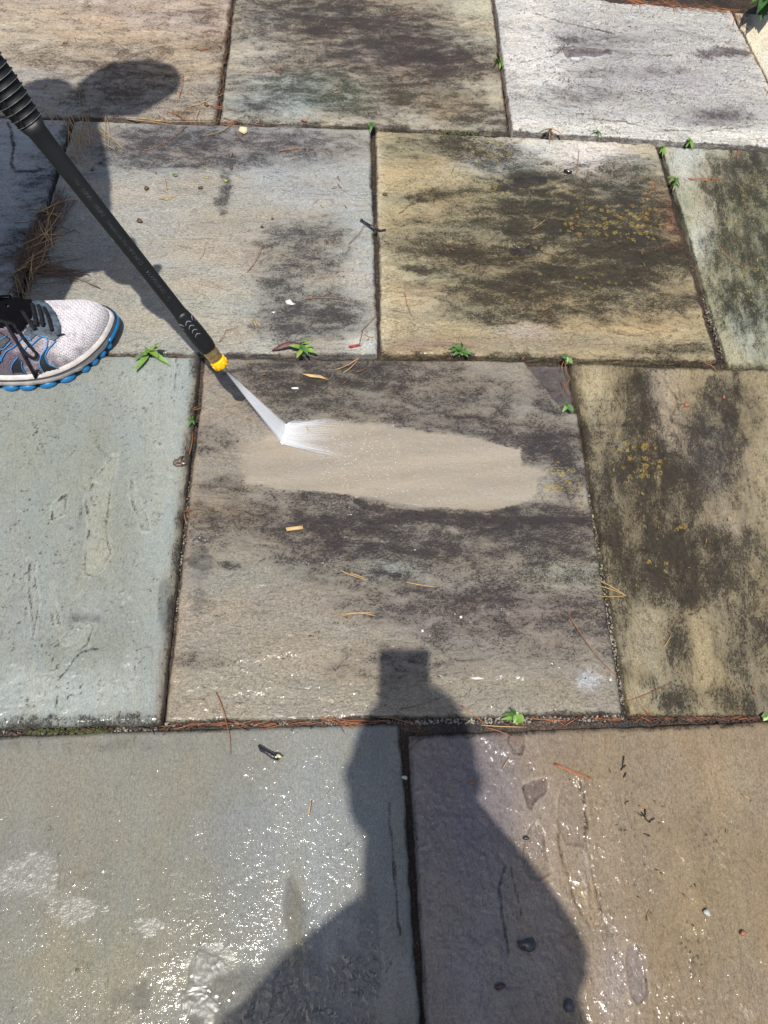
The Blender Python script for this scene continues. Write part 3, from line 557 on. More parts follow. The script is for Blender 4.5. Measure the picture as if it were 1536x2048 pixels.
# bedding: wet soil and sand seen in the joints
bx, by = np.meshgrid(np.linspace(-2.3, 2.2, 600), np.linspace(-2.2, 2.10, 600)); bx = bx.ravel(); by = by.ravel()
bz = -.0145 + .0035 * fbm(bx * 60, by * 60, 3, 4) + .004 * fbm(bx * 7, by * 7, 3, 9)
bu, bv = PX(bx, by)
bz += .007 * np.clip(blobs(bu, bv, [(1000, 1443, 330, 22, .9), (120, 1460, 200, 14, .9), (290, 712, 110, 14, 1.0), (360, 1300, 24, 120, .8), (1180, 1000, 30, 260, .6), (1245, 1400, 24, 50, .8), (560, 1450, 240, 14, .9), (450, 100, 30, 140, .6)]), 0, 1)
i_ = np.arange(360000).reshape(600, 600)
q_ = np.stack([i_[:-1, :-1].ravel(), i_[:-1, 1:].ravel(), i_[1:, 1:].ravel(), i_[1:, :-1].ravel()], -1)
# keep only the cells near a joint: everywhere else a coarse sheet is hidden by stone anyway
me = bpy.data.meshes.new('patio'); V_ = np.stack([bx, by, bz], -1)
me.vertices.add(len(V_)); me.vertices.foreach_set('co', V_.astype(np.float32).ravel()); me.loops.add(len(q_) * 4); me.loops.foreach_set('vertex_index', q_.astype(np.int32).ravel())
me.polygons.add(len(q_)); me.polygons.foreach_set('loop_start', (np.arange(len(q_)) * 4).astype(np.int32)); me.polygons.foreach_set('loop_total', np.full(len(q_), 4, np.int32)); me.polygons.foreach_set('use_smooth', np.ones(len(q_), bool))
me.update(calc_edges=True); BED = bed_material(); me.materials.append(BED); patio.data = me; tag(patio, 'stone patio of large irregular wet slabs with dark soil joints', kind='structure')
# ------------------------------------------------------------------ materials of the things
ORANGE = simple('dry_orange_needle', lin(156, 98, 60, .72), .5, .45, 40)
STRAW = simple('straw_needle', lin(196, 160, 106, .75), .5, .3, 40)
BROWNN = simple('brown_needle', lin(112, 82, 58, .8), .5, .35, 40)
LEAF = simple('weed_leaf', lin(128, 164, 76, .66), .38, .3, 60, bump=.0006, bscale=120)
LEAFD = simple('weed_leaf_dark', lin(92, 130, 66, .62), .4, .3, 60, bump=.0006, bscale=120)
STEM = simple('weed_stem', lin(150, 170, 84, .7), .5, .2, 60)
ROOT = simple('dry_grass_brown', lin(160, 116, 66, .7), .7, .4, 60)
WETBLACK = simple('wet_black_bark', (.012, .010, .009), .22, .4, 120, bump=.001, coat=.8)
CRUMB = simple('brown_crumb', lin(92, 70, 50, .7), .6, .4, 200, bump=.001)
WHITE = simple('white_paint_flake', (.52, .52, .50), .6, .15, 160)
TANWOOD = simple('pale_wood', lin(200, 168, 118, .75), .7, .15, 80)
MAROON = simple('curled_maroon_leaf', lin(92, 58, 58, .8), .5, .45, 160, bump=.0015)
BLACKP = simple('black_plastic', (.0085, .0092, .010), .48, .12, 90, bump=.00008, bscale=900, spec=.35)
RUBBER = simple('black_rubber_grip', (.004, .004, .0045), .62, .2, 90, spec=.3)
RIBEDGE = simple('rib_edge_highlight', (.22, .23, .26), .30, .2, 90)  # pale on black ribs and rings: bright edge highlights painted as base colour
BRASS = simple('brass', (.62, .44, .20), .28, .18, 80, bump=.0002, metallic=1)
YELLOW = simple('yellow_nozzle_plastic', lin(255, 196, 6, .85), .35, .06, 60, coat=.3)

# ------------------------------------------------------------------ surroundings
lawn = MB(); S_ = 60
lawn.add([(-S_, -S_, -.06), (S_, -S_, -.06), (S_, S_, -.06), (-S_, S_, -.06)], [(0, 1, 2, 3)])
GR = simple('lawn_green', (.045, .075, .022), .8, .5, 14, bump=.02, bscale=60)
lawn = lawn.build('lawn', GR, None, False); tag(lawn, 'green lawn spreading beyond the patio', kind='structure')
MULCH = simple('dark_mulch', (.035, .024, .016), .8, .6, 60, bump=.01, bscale=70)
n = 120; yb = np.linspace(0, 1, n); xb = np.linspace(-2.2, 2.4, n * 2); gx_, gy_ = np.meshgrid(xb, yb)
top0 = G(1462, 22)[:2]; top1 = G(985, -14)[:2]; sl_ = (top0[1] - top1[1]) / (top0[0] - top1[0])
y0_ = top0[1] + sl_ * (gx_ - top0[0]) + .004
yy_ = y0_ + gy_ * 1.3; zz_ = -.03 + .03 * fbm(gx_ * 12, yy_ * 12, 4, 5) + .05 * gy_
i_ = np.arange(n * n * 2).reshape(n, n * 2)
bedo = meshobj('planting_bed', np.stack([gx_.ravel(), yy_.ravel(), zz_.ravel()], -1).tolist(), np.stack([i_[:-1, :-1].ravel(), i_[:-1, 1:].ravel(), i_[1:, 1:].ravel(), i_[1:, :-1].ravel()], -1).tolist(), MULCH)
tag(bedo, 'dark mulched planting bed along the far edge of the patio', kind='structure')

# ------------------------------------------------------------------ shrubs over the far right corner
SHRUB = simple('shrub_leaf', (.035, .085, .022), .45, .45, 30)
BARK = simple('shrub_bark', (.06, .045, .03), .9, .3, 60)
def shrub(x, y, r, h, nleaf, label, seed):
    rr = random.Random(seed); e = empty('shrub', (x, y, 0)); tag(e, label, 'shrub', 'shrubs behind the patio')
    st = MB(); lf = MB()
    for i in range(9):
        a = rr.uniform(0, 6.28); q = rr.uniform(.3, .9) * r
        st.tube([(0, 0, -.03), (math.cos(a) * q * .4, math.sin(a) * q * .4, h * .4), (math.cos(a) * q, math.sin(a) * q, h * rr.uniform(.7, .95))], [.008, .006, .002], 5)
    for i in range(nleaf):
        while True:
            p = Vector((rr.uniform(-1, 1), rr.uniform(-1, 1), rr.uniform(0, 1)))
            q = p.x ** 2 + p.y ** 2 + (p.z * 2 - 1) ** 2
            if .25 < q * (1 + .5 * math.sin(p.x * 7) * math.sin(p.y * 6 + p.z * 9)) < 1: break
        c = Vector((p.x * r, p.y * r, .02 + p.z * h)); L_ = rr.uniform(.022, .042); W_ = L_ * .5
        d = Vector((rr.uniform(-1, 1), rr.uniform(-1, 1), rr.uniform(-.5, .6))).normalized(); s = d.cross(Vector((rr.uniform(-.4, .4), rr.uniform(-.4, .4), 1))).normalized(); nn = s.cross(d)
        lf.add([c - d * L_ * .5, c - s * W_ * .5 - nn * .002, c + nn * .003, c + s * W_ * .5 - nn * .002, c + d * L_ * .5], [(0, 1, 2), (0, 2, 3), (1, 4, 2), (2, 4, 3)])
    st.build('branches', BARK, e); o = lf.build('foliage', SHRUB, e); o['kind'] = 'stuff'
    return e
c0 = G(1540, 6)
shrub(c0[0] + .20, c0[1] + .30, .27, .60, 2600, 'dark green leafy shrub at the top right corner of the patio', 1)
shrub(c0[0] + .72, c0[1] + .22, .36, .7, 2200, 'second dark green shrub, right of the corner one and out of view', 2)
shrub(c0[0] - .62, c0[1] + .55, .30, .45, 1600, 'low dark shrub behind the pale lilac-grey slab, out of view', 3)

# ------------------------------------------------------------------ pressure washer lance
TIPH, UPH = .125, .473
P0 = VG(443, 731, TIPH); P1 = VG(33, 210, UPH); DL = (P1 - P0); LL = DL.length; DL.normalize()
camp = Vector((0, 0, H))
def lpt(t): return P0 + DL * (LL * t)                  # t=0 at the nozzle, 1 inside the ribbed sleeve
def lt(v):                                             # parameter for the photo row v along the lance
    lo, hi = -1.0, 3.0
    for _ in range(40):
        m = (lo + hi) / 2; p = lpt(m); uu, vv = PX(np.array([p.x]), np.array([p.y]), np.array([p.z]))
        if vv[0] > v: lo = m
        else: hi = m
    return lo
view = (camp - lpt(.5)).normalized(); sx = DL.cross(view).normalized(); up_ = sx.cross(DL).normalized()   # up_: faces the viewer
lance = empty('pressure_washer_lance', P0); tag(lance, 'black pressure washer lance with brass coupler and yellow nozzle spraying the central slab', 'pressure washer')
def rad(v, wpx):
    p = lpt(lt(v)); return wpx / 2 / F * depth(p)
def lathe(prof, name, mat, n=28, sq=1.0):
    m = MB(); pts = [lpt(t) for t, r in prof]
    V = []
    for (t, r) in prof:
        p = lpt(t)
        for j in range(n):
            a = 2 * math.pi * j / n; ca, sa = math.cos(a), math.sin(a)
            k_ = (abs(ca) ** 2.0 + abs(sa) ** 2.0) ** -.5 if sq == 1 else (abs(ca) ** sq + abs(sa) ** sq) ** (-1 / sq)
            V.append(p + (sx * ca * k_ + up_ * sa * k_) * r)
    k = len(prof); Fc = [(i * n + j, (i + 1) * n + j, (i + 1) * n + (j + 1) % n, i * n + (j + 1) % n) for i in range(k - 1) for j in range(n)]
    Fc += [tuple(range(n)), tuple((k - 1) * n + j for j in reversed(range(n)))]
    m.add(V, Fc); o = m.build(name, mat, lance); o.data.transform(Matrix.Translation(-P0)); return o
rT = rad(449, 31)
def T(v): return lt(v)
tt = [T(657), T(650), T(560), T(449), T(350), T(300), T(262), T(245)]
lathe([(tt[0], rT * 1.0), (tt[1], rT * 1.0), (tt[2], rT * .99), (tt[3], rT), (tt[4], rT * 1.06), (tt[5], rT * 1.10), (tt[6], rT * 1.18), (tt[7], rT * 1.5)], 'tube', BLACKP, 32, 2.7)
# lower collar with three moulded ribs on two sides
c = [(T(700), .92), (T(697), 1.20), (T(688), 1.34), (T(672), 1.36), (T(662), 1.34), (T(650), 1.28), (T(640), 1.20), (T(630), 1.10), (T(624), 1.0)]
lathe([(t, rT * r) for t, r in c], 'collar', BLACKP, 32, 2.3)
for i, v in enumerate((664, 656, 648, 640)):
    for ang in (.25, 1.25, 2.25):
        m = MB(); pts = []
        for q in range(9):
            a = math.pi * .5 + (ang - 1.25) * 1.05 + (q - 4) / 4 * .42
            pts.append(lpt(T(v) + .012 * (math.cos((q - 4) / 4 * 1.5)) - .006) + (sx * math.cos(a) + up_ * math.sin(a)) * rT * (1.325 - i * .035))
        m.tube(pts, rT * .055, 6); o = m.build('rib', RIBEDGE, lance); o.data.transform(Matrix.Translation(-P0))
# ribbed grip sleeve: alternating deep rubber lands and thin raised edges
s0 = T(243); ribs = 10; dv = (T(100) - s0) / (ribs)
body = [(s0 - .004, rT * 1.45)]
def sw(i): return 1.55 + .62 * math.sin(min(i / ribs, 1) * math.pi * .62)
for i in range(ribs):
    t0 = s0 + dv * i; r0 = rT * sw(i); r1 = rT * sw(i + 1)
    body += [(t0 + dv * .0, r0 * 1.0), (t0 + dv * .06, r0 * 1.05), (t0 + dv * .16, r0 * 1.05), (t0 + dv * .22, r0 * .97), (t0 + dv * .94, r1 * .97)]
body += [(s0 + dv * ribs, rT * 2.05), (s0 + dv * (ribs + .3), rT * 1.6), (s0 + dv * (ribs + 1.2), rT * 1.55), (s0 + dv * (ribs + 6), rT * 1.5)]
lathe(body, 'grip_sleeve', RUBBER, 40)
for i in range(ribs):
    t0 = s0 + dv * i; r0 = rT * sw(i); m = MB(); nn_ = 40; pts = []
    lathe([(t0 + dv * .05, r0 * 1.0), (t0 + dv * .055, r0 * 1.055), (t0 + dv * .10, r0 * 1.055), (t0 + dv * .105, r0 * 1.0)], 'sleeve_ring', RIBEDGE, 40)
m = MB(); pts = [lpt(s0 + dv * i) + (sx * math.cos(math.pi * .66) + up_ * math.sin(math.pi * .66)) * rT * sw(i) * 1.0 for i in range(ribs + 1)]
m.tube(pts, rT * .11, 6); o = m.build('mould_seam', BLACKP, lance); o.data.transform(Matrix.Translation(-P0))
# brass coupler
b_ = [(T(718), .95), (T(716.5), 1.06), (T(712), 1.08), (T(711), 1.02), (T(710), 1.02), (T(709), 1.10), (T(702), 1.12), (T(701), 1.05), (T(699.5), 1.05), (T(698.5), 1.14), (T(693), 1.15), (T(692), 1.0)]
cp = lathe([(t, rT * r) for t, r in b_], 'brass_coupler', BRASS, 36)
nz = lathe([(T(732.5), rT * .35), (T(733), rT * .90), (T(731), rT * 1.22), (T(725), rT * 1.30), (T(719.5), rT * 1.26), (T(718), rT * .9)], 'nozzle', YELLOW, 8)
nz.data.polygons.foreach_set('use_smooth', [False] * len(nz.data.polygons))
bev = nz.modifiers.new('soft', 'BEVEL'); bev.width = .0012; bev.segments = 3
m = MB()
for j in range(8):
    a = 2 * math.pi * (j + .5) / 8; q = (sx * math.cos(a) + up_ * math.sin(a)); m.tube([lpt(T(731)) + q * rT * 1.16, lpt(T(722)) + q * rT * 1.22], rT * .12, 6)
o = m.build('grip_lug', YELLOW, nz); o.data.transform(Matrix.Translation(-P0))
m = MB(); m.tube([lpt(T(733)), lpt(T(741))], [rT * .34, rT * .30], 12); o = m.build('spray_tip', simple('steel_tip', (.5, .5, .48), .3, .1, 60, metallic=1), nz); o.data.transform(Matrix.Translation(-P0))
LETTERM = simple('raised_letter_highlight', (.045, .048, .052), .35, .4, 300)  # lighter than the black tube: the letters' highlights are put into the colour
# raised lettering along the tube
def lettering(txt, va, vb, size_px, side=0.0):
    cu = bpy.data.curves.new('lettering', 'FONT'); cu.body = txt; cu.size = 1; cu.extrude = .06; cu.shear = .25; cu.offset = -.012
    o = bpy.data.objects.new('lettering', cu); COL.objects.link(o); dg = bpy.context.evaluated_depsgraph_get()
    me = bpy.data.meshes.new_from_object(o.evaluated_get(dg)); bpy.data.objects.remove(o)
    co_ = np.array([v.co[:] for v in me.vertices]); wd = co_[:, 0].max()
    ta, tb = T(va), T(vb)
    hsz = size_px / F * depth(lpt((ta + tb) / 2)); xr = rT * 1.03
    for v, c_ in zip(me.vertices, co_):
        t = ta + (tb - ta) * c_[0] / wd
        a = math.pi / 2 + ((c_[1] - .33) * hsz + side) / xr
        # text runs towards the nozzle, glyph tops towards the upper right
        q = sx * -math.cos(a) + up_ * math.sin(a)
        v.co = lpt(t) + q * xr * (1.0 + .035 * (1 if c_[2] > 0 else -1)) - P0
    me.materials.clear(); me.materials.append(LETTERM); me.update()
    o = bpy.data.objects.new('lettering', me); COL.objects.link(o); o.parent = lance
    return o
lettering('Max 13.0MPa / 1885PSI', 352, 428, 11.0, 0)
lettering('Temperature Max 140°F (60°C)', 436, 524, 11.0, 0)
lettering('WARNING \u26a0', 536, 594, 11.0, 0)

# ------------------------------------------------------------------ water jet
def jetmat(name, alpha, col=(.93, .95, .98)):
    m, t, b = newmat(name); N = t.nodes; L = t.links
    at_ = N.new('ShaderNodeAttribute'); at_.attribute_name = 'streak'
    tr = N.new('ShaderNodeBsdfTransparent'); df = N.new('ShaderNodeBsdfDiffuse'); tl = N.new('ShaderNodeBsdfTranslucent'); df.inputs[0].default_value = col + (1,); tl.inputs[0].default_value = col + (1,)
    a1 = N.new('ShaderNodeMixShader'); a1.inputs[0].default_value = .45; L.new(df.outputs[0], a1.inputs[1]); L.new(tl.outputs[0], a1.inputs[2])
    a2 = N.new('ShaderNodeMixShader'); sp = N.new('ShaderNodeSeparateColor'); L.new(at_.outputs['Color'], sp.inputs[0])
    cx = N.new('ShaderNodeCombineXYZ'); m1 = N.new('ShaderNodeMath'); m1.operation = 'MULTIPLY'; m1.inputs[1].default_value = 1.0; L.new(sp.outputs[0], m1.inputs[0]); L.new(m1.outputs[0], cx.inputs[0])
    m2 = N.new('ShaderNodeMath'); m2.operation = 'MULTIPLY'; m2.inputs[1].default_value = .04; L.new(sp.outputs[1], m2.inputs[0]); L.new(m2.outputs[0], cx.inputs[1])
    no = N.new('ShaderNodeTexNoise'); no.inputs['Scale'].default_value = 30; no.inputs['Detail'].default_value = 4; L.new(cx.outputs[0], no.inputs[0])
    mr_ = N.new('ShaderNodeMapRange'); mr_.inputs['From Min'].default_value = .36; mr_.inputs['From Max'].default_value = .64; mr_.inputs['To Min'].default_value = alpha * (.15 if 'splash_sheet' in name else .7); mr_.inputs['To Max'].default_value = min(1, alpha * 1.2)
    L.new(no.outputs['Fac'], mr_.inputs[0]); m3 = N.new('ShaderNodeMath'); m3.operation = 'MULTIPLY'; L.new(mr_.outputs[0], m3.inputs[0]); L.new(sp.outputs[2], m3.inputs[1])
    L.new(m3.outputs[0], a2.inputs[0]); L.new(tr.outputs[0], a2.inputs[1]); L.new(a1.outputs[0], a2.inputs[2]); L.new(a2.outputs[0], N['Material Output'].inputs[0])
    return m
tip = lpt(T(741)); g1 = VG(574, 849, .002); g2 = VG(563, 889, .002)
spray = empty('water_jet', tip); tag(spray, 'fan of white water blasting from the yellow nozzle onto the central slab', 'water jet')
def layer(name, off, alpha, shrink=1.0):
    V = []; C_ = []; Fc = []; nu, nv = 24, 30; th = (g2 - g1).cross(tip - g1).normalized()
    for j in range(nv + 1):
        q = j / nv
        for i in range(nu + 1):
            s = i / nu; sE = .5 + (s - .5) * shrink; e = g1.lerp(g2, sE); a = tip + (g2 - g1) * (sE - .5) * .10
            p = a.lerp(e, q) + th * off * math.sin(math.pi * s) * q
            V.append(p - tip); edge = min(1, min(s, 1 - s) * 7 + .12 + .25 * (s < .1)); fade = min(1, .18 + q * 2.2) * (1 - .15 * q) + .2 * (q > .93)
            C_.append((s, q, edge * fade, 1))
    for j in range(nv):
        for i in range(nu): Fc.append((j * (nu + 1) + i, j * (nu + 1) + i + 1, (j + 1) * (nu + 1) + i + 1, (j + 1) * (nu + 1) + i))
    o = meshobj(name, V, Fc, jetmat(name, alpha), spray); a = o.data.attributes.new('streak', 'FLOAT_COLOR', 'POINT'); a.data.foreach_set('color', np.array(C_, np.float32).ravel()); return o
layer('fan_sheet', .004, .52); layer('fan_sheet', -.003, .46, .94); layer('fan_sheet', .0, .42, .78)
MIST = simple('white_water', (.9, .92, .95), .3, .03, 60)
rr = random.Random(5)
def splash(name, z0, rise, alpha, length, seed):
    V = []; C_ = []; Fc = []; nu, nv = 40, 16; r2 = random.Random(seed)
    ln = [length * (.45 + .55 * abs(math.sin(i * 1.7 + seed)) + .25 * r2.random()) * (1.25 if i < 6 or i > 34 else 1) for i in range(nu + 1)]
    for j in range(nv + 1):
        q = j / nv
        for i in range(nu + 1):
            s = i / nu; e = g1.lerp(g2, s); d = (VG(760, 842) - VG(574, 852)).lerp(VG(700, 922) - VG(565, 886), s).normalized()
            p = e + d * ln[i] * q + Vector((0, 0, z0 + rise * q * (1 - .6 * q) * (.6 + .4 * math.sin(s * 9 + seed)))); V.append(p - tip); C_.append((s * 2.3 + seed, q * 1.0, (1 - q) ** 1.5 * (.5 + .5 * min(1, q * 12)), 1))
    for j in range(nv):
        for i in range(nu): Fc.append((j * (nu + 1) + i, j * (nu + 1) + i + 1, (j + 1) * (nu + 1) + i + 1, (j + 1) * (nu + 1) + i))
    o = meshobj(name, V, Fc, jetmat(name, alpha), spray); a = o.data.attributes.new('streak', 'FLOAT_COLOR', 'POINT'); a.data.foreach_set('color', np.array(C_, np.float32).ravel())
splash('splash_sheet', .002, .004, .80, .105, 1); splash('splash_sheet', .0025, .010, .6, .075, 4); splash('splash_sheet', .003, .018, .5, .045, 9); splash('splash_sheet', .004, .026, .4, .030, 13)
m = MB()
for i in range(260):
    s = rr.choice([rr.random(), 0.02, .98]); e = g1.lerp(g2, s)
    dirn = (VG(760, 842) - VG(574, 852)).lerp(VG(700, 922) - VG(565, 886), min(1, max(0, s + rr.gauss(0, .12)))).normalized()
    l0 = rr.random() * .06; ln = rr.uniform(.004, .03); r_ = rr.uniform(.00006, .0002)
    a = e + dirn * l0 + Vector((0, 0, .0015 + l0 * rr.uniform(0, .2))); b = a + dirn * ln; m.tube([a, a.lerp(b, .5), b], [r_ * .4, r_, r_ * .2], 3, cap=False)
for i in range(700):                                   # fine mist hanging over the strike
    s = rr.random(); q = rr.random() ** 1.6; e = g1.lerp(g2, s) + (VG(720, 880) - VG(570, 868)).normalized() * q * .09; r_ = rr.uniform(.00012, .00032)
    m.blob(e + Vector((rr.gauss(0, .003), rr.gauss(0, .006), abs(rr.gauss(0, .008)) * (1 - q * .5) + .001)), (r_, r_, r_), i, 4, 3, 0)
o = m.build('splash_streaks', jetmat('splash', .6), spray); a = o.data.attributes.new('streak', 'FLOAT_COLOR', 'POINT'); a.data.foreach_set('color', np.tile([.5, .5, 1, 1], (len(o.data.vertices), 1)).astype(np.float32).ravel()); o.data.transform(Matrix.Translation(-tip)); o['kind'] = 'stuff'
m = MB()                                               # bright churned foot of the fan
for i in range(260):
    s = rr.random(); e = g1.lerp(g2, s) + Vector((rr.gauss(.0015, .0022), rr.gauss(0, .0012), rr.uniform(0, .004))); r_ = rr.uniform(.0003, .0009); m.blob(e, (r_, r_, r_), i, 5, 4, .1)
o = m.build('foam', MIST, spray); o.data.transform(Matrix.Translation(-tip)); o['kind'] = 'stuff'
# flecks of water over the cleaned strip, their glints put into the white colour
DROP = simple('water_fleck', (.72, .74, .76), .12, .05, 60, coat=1)
m = MB()
for i in range(420):
    u = 640 + abs(rr.gauss(0, 1)) * 150; v = 905 + rr.gauss(0, 42) + (u - 640) * .10
    if u > 1060 or v < 850: continue
    p = VG(u, v, .0012); r_ = rr.uniform(.0002, .0005); m.blob(p, (r_ * rr.uniform(1, 2.6), r_, r_ * .5), i, 5, 4, .2, rr.uniform(-.5, .3))
o = put(m.build('water_flecks', DROP), VG(800, 900)); tag(o, 'flecks of water with glints coloured white, scattered over the cleaned strip', kind='stuff')
# ------------------------------------------------------------------ people: the washer (right shoe in view) and the photographer (shadow in view)
KK = H / 1.10
SKIN = simple('skin', lin(206, 160, 132, .75), .5, .08, 40)
HAIR = simple('dark_hair', (.02, .014, .01), .6, .3, 120)
DENIM = simple('navy_trousers', (.018, .022, .035), .85, .2, 60, bump=.0006, bscale=700)
SHIRTA = simple('grey_shirt', (.16, .17, .18), .85, .12, 60, bump=.0006, bscale=600)
SHIRTB = simple('blue_shirt', (.07, .12, .22), .85, .12, 60, bump=.0006, bscale=600)
def skinned(J, E_, root, sub=2):
    names = list(J); me = bpy.data.meshes.new('tmp'); me.from_pydata([J[n][0] for n in names], [(names.index(a), names.index(b)) for a, b in E_], [])
    o = bpy.data.objects.new('tmp', me); COL.objects.link(o)
    m = o.modifiers.new('s', 'SKIN'); m.use_smooth_shade = True
    sv = me.skin_vertices[0].data
    for i, n_ in enumerate(names):
        r_ = J[n_][1]; sv[i].radius = (r_, r_) if not hasattr(r_, '__len__') else r_; sv[i].use_root = (n_ == root)
    m2 = o.modifiers.new('u', 'SUBSURF'); m2.levels = sub; m2.render_levels = sub
    dg = bpy.context.evaluated_depsgraph_get(); out = bpy.data.meshes.new_from_object(o.evaluated_get(dg))
    bpy.data.objects.remove(o); bpy.data.meshes.remove(me)
    out.polygons.foreach_set('use_smooth', [True] * len(out.polygons)); return out
def lerp(a, b, t): return tuple(np.array(a) * (1 - t) + np.array(b) * t)
def hand(J, E_, pre, wrist, dirn, palmn, curl, prev, k=1.0):
    """palm and five fingers; dirn = where the fingers point, palmn = palm normal, towards what is held"""
    d = np.array(dirn, float); d /= np.linalg.norm(d); n_ = np.array(palmn, float); n_ -= d * n_.dot(d); n_ /= np.linalg.norm(n_); s = np.cross(d, n_)
    w_ = np.array(wrist, float); J[pre + 'w'] = (tuple(w_), .026 * k); J[pre + 'p'] = (tuple(w_ + d * .05 * k), (.030 * k, .020 * k)); E_ += [(prev, pre + 'w'), (pre + 'w', pre + 'p')]
    for i, (off, ln) in enumerate(((-.030, .070), (-.010, .080), (.011, .075), (.031, .058))):
        a = w_ + d * .085 * k + s * off * k; b = a + (d * math.cos(curl * .6) + n_ * math.sin(curl * .6)) * ln * .45 * k
        c_ = b + (d * math.cos(curl * 1.3) + n_ * math.sin(curl * 1.3)) * ln * .33 * k; e = c_ + (d * math.cos(curl * 2) + n_ * math.sin(curl * 2)) * ln * .25 * k
        for nm, p, r_ in (('a', a, .0105), ('b', b, .0095), ('c', c_, .0085), ('e', e, .0075)): J[f'{pre}{i}{nm}'] = (tuple(p), r_ * k)
        E_ += [(pre + 'p', f'{pre}{i}a'), (f'{pre}{i}a', f'{pre}{i}b'), (f'{pre}{i}b', f'{pre}{i}c'), (f'{pre}{i}c', f'{pre}{i}e')]
    a = w_ + d * .03 * k - s * .032 * k + n_ * .008; b = a + (d * .7 - s * .5 + n_ * .5) * .036 * k; c_ = b + (d * .8 + n_ * .5) * .028 * k
    J[pre + 'ta'] = (tuple(a), .013 * k); J[pre + 'tb'] = (tuple(b), .0105 * k); J[pre + 'tc'] = (tuple(c_), .009 * k); E_ += [(pre + 'w', pre + 'ta'), (pre + 'ta', pre + 'tb'), (pre + 'tb', pre + 'tc')]
def person(name, loc, label, J, E_, shirt, headpos, face, headr, matrule):
    root = empty(name, loc); tag(root, label, 'person'); L0 = Vector(loc)
    body = skinned(J, E_, 'pelvis'); body.materials.clear()
    for m_ in (SKIN, shirt, DENIM): body.materials.append(m_)
    jn = [k_ for k_ in J if k_ != 'neck0' or True]; jp = np.array([J[k_][0] for k_ in jn]); jr = [J[k_][1] if not hasattr(J[k_][1], '__len__') else J[k_][1][0] for k_ in jn]; seg = [(jn.index(a), jn.index(b)) for a, b in E_]
    def kind(c):
        c = np.array(c); best = None
        for a, b in seg:
            A, B = jp[a], jp[b]; t = min(1, max(0, (c - A) @ (B - A) / ((B - A) @ (B - A) + 1e-9))); d = np.linalg.norm(c - A - (B - A) * t) / (jr[a] * (1 - t) + jr[b] * t)
            if best is None or d < best[0]: best = (d, jn[a], jn[b], t)
        _, a, b, t = best
        if b == 'neck2': return 0
        if b == 'neck': return 0 if t > .3 else 1
        if a == 'neck0': return 1
        if a[:3] in ('hip', 'kne', 'cal', 'pel') and b[:3] in ('hip', 'kne', 'cal', 'ank'): return 2
        if a == 'pelvis': return 1 if t > .35 else 2
        if a in ('belly', 'chest'): return 1
        if a[:2] == 'sh': return 1
        return 0
    body.polygons.foreach_set('material_index', [kind(p.center) for p in body.polygons])
    body.transform(Matrix.Translation(-L0)); o = bpy.data.objects.new('body', body); COL.objects.link(o); o.parent = root
    # head: skull with jaw, nose, ears, eyes, mouth
    f = Vector(face).normalized(); hp = Vector(headpos); sd = f.cross(Vector((0, 0, 1))).normalized(); u_ = sd.cross(f).normalized(); rx, ry, rz = headr
    def hpnt(a, b, c_): return hp + sd * a * rx + f * b * ry + u_ * c_ * rz
    m = MB(); V = []; n1, n2 = 24, 16
    for i in range(n2 + 1):
        th = math.pi * i / n2; zz = math.cos(th)
        for j in range(n1):
            a = 2 * math.pi * j / n1; q = math.sin(th); jaw = 1 - .28 * max(0, -zz) ** 1.2
            y = math.sin(a) * q * (1 + .06 * (math.sin(a) > 0)); x = math.cos(a) * q * jaw
            y2 = y * (jaw * .6 + .4) + .10 * max(0, -zz)
            br = .0
            if math.sin(a) > .75 and -.25 < zz < .22: br = .30 * math.exp(-(math.cos(a) / .16) ** 2) * max(0, 1 - abs(zz + .12) / .3)
            V.append(hpnt(x, y2 + br, zz))
    Fc = [(i * n1 + j, (i + 1) * n1 + j, (i + 1) * n1 + (j + 1) % n1, i * n1 + (j + 1) % n1) for i in range(n2) for j in range(n1)]
    m.add(V, Fc); h_ = m.build('head', SKIN, root); h_.data.transform(Matrix.Translation(-L0))
    for sgn in (-1, 1):
        m = MB(); m.blob(hpnt(.36 * sgn, .88, .06), (.011, .011, .009), 1, 10, 8, 0); e = m.build('eye', WHITE, h_); e.data.transform(Matrix.Translation(-L0))
        m = MB(); m.blob(hpnt(1.0 * sgn, -.05, -.02), (.012, .018, .03), 1, 10, 8, .05); e = m.build('ear', SKIN, h_); e.data.transform(Matrix.Translation(-L0))
    m = MB(); m.tube([hpnt(-.28, .93, -.5), hpnt(0, 1.02, -.52), hpnt(.28, .93, -.5)], [.003, .006, .003], 6); e = m.build('mouth', MAROON, h_); e.data.transform(Matrix.Translation(-L0))
    m = MB(); V = []
    for i in range(11):
        th = math.pi * .60 * i / 10
        for j in range(n1):
            a = 2 * math.pi * j / n1; lim = 1.0 if math.sin(a) < .3 else .62
            t_ = th * lim; V.append(hpnt(math.cos(a) * math.sin(t_) * 1.08, math.sin(a) * math.sin(t_) * 1.08 - .02, math.cos(t_) * 1.1))
    m.add(V, [(i * n1 + j, (i + 1) * n1 + j, (i + 1) * n1 + (j + 1) % n1, i * n1 + (j + 1) % n1) for i in range(10) for j in range(n1)])
    hh = m.build('hair', HAIR, root); hh.data.transform(Matrix.Translation(-L0)); return root
def k3(x, y, z): return (x * KK, y * KK, z * KK)
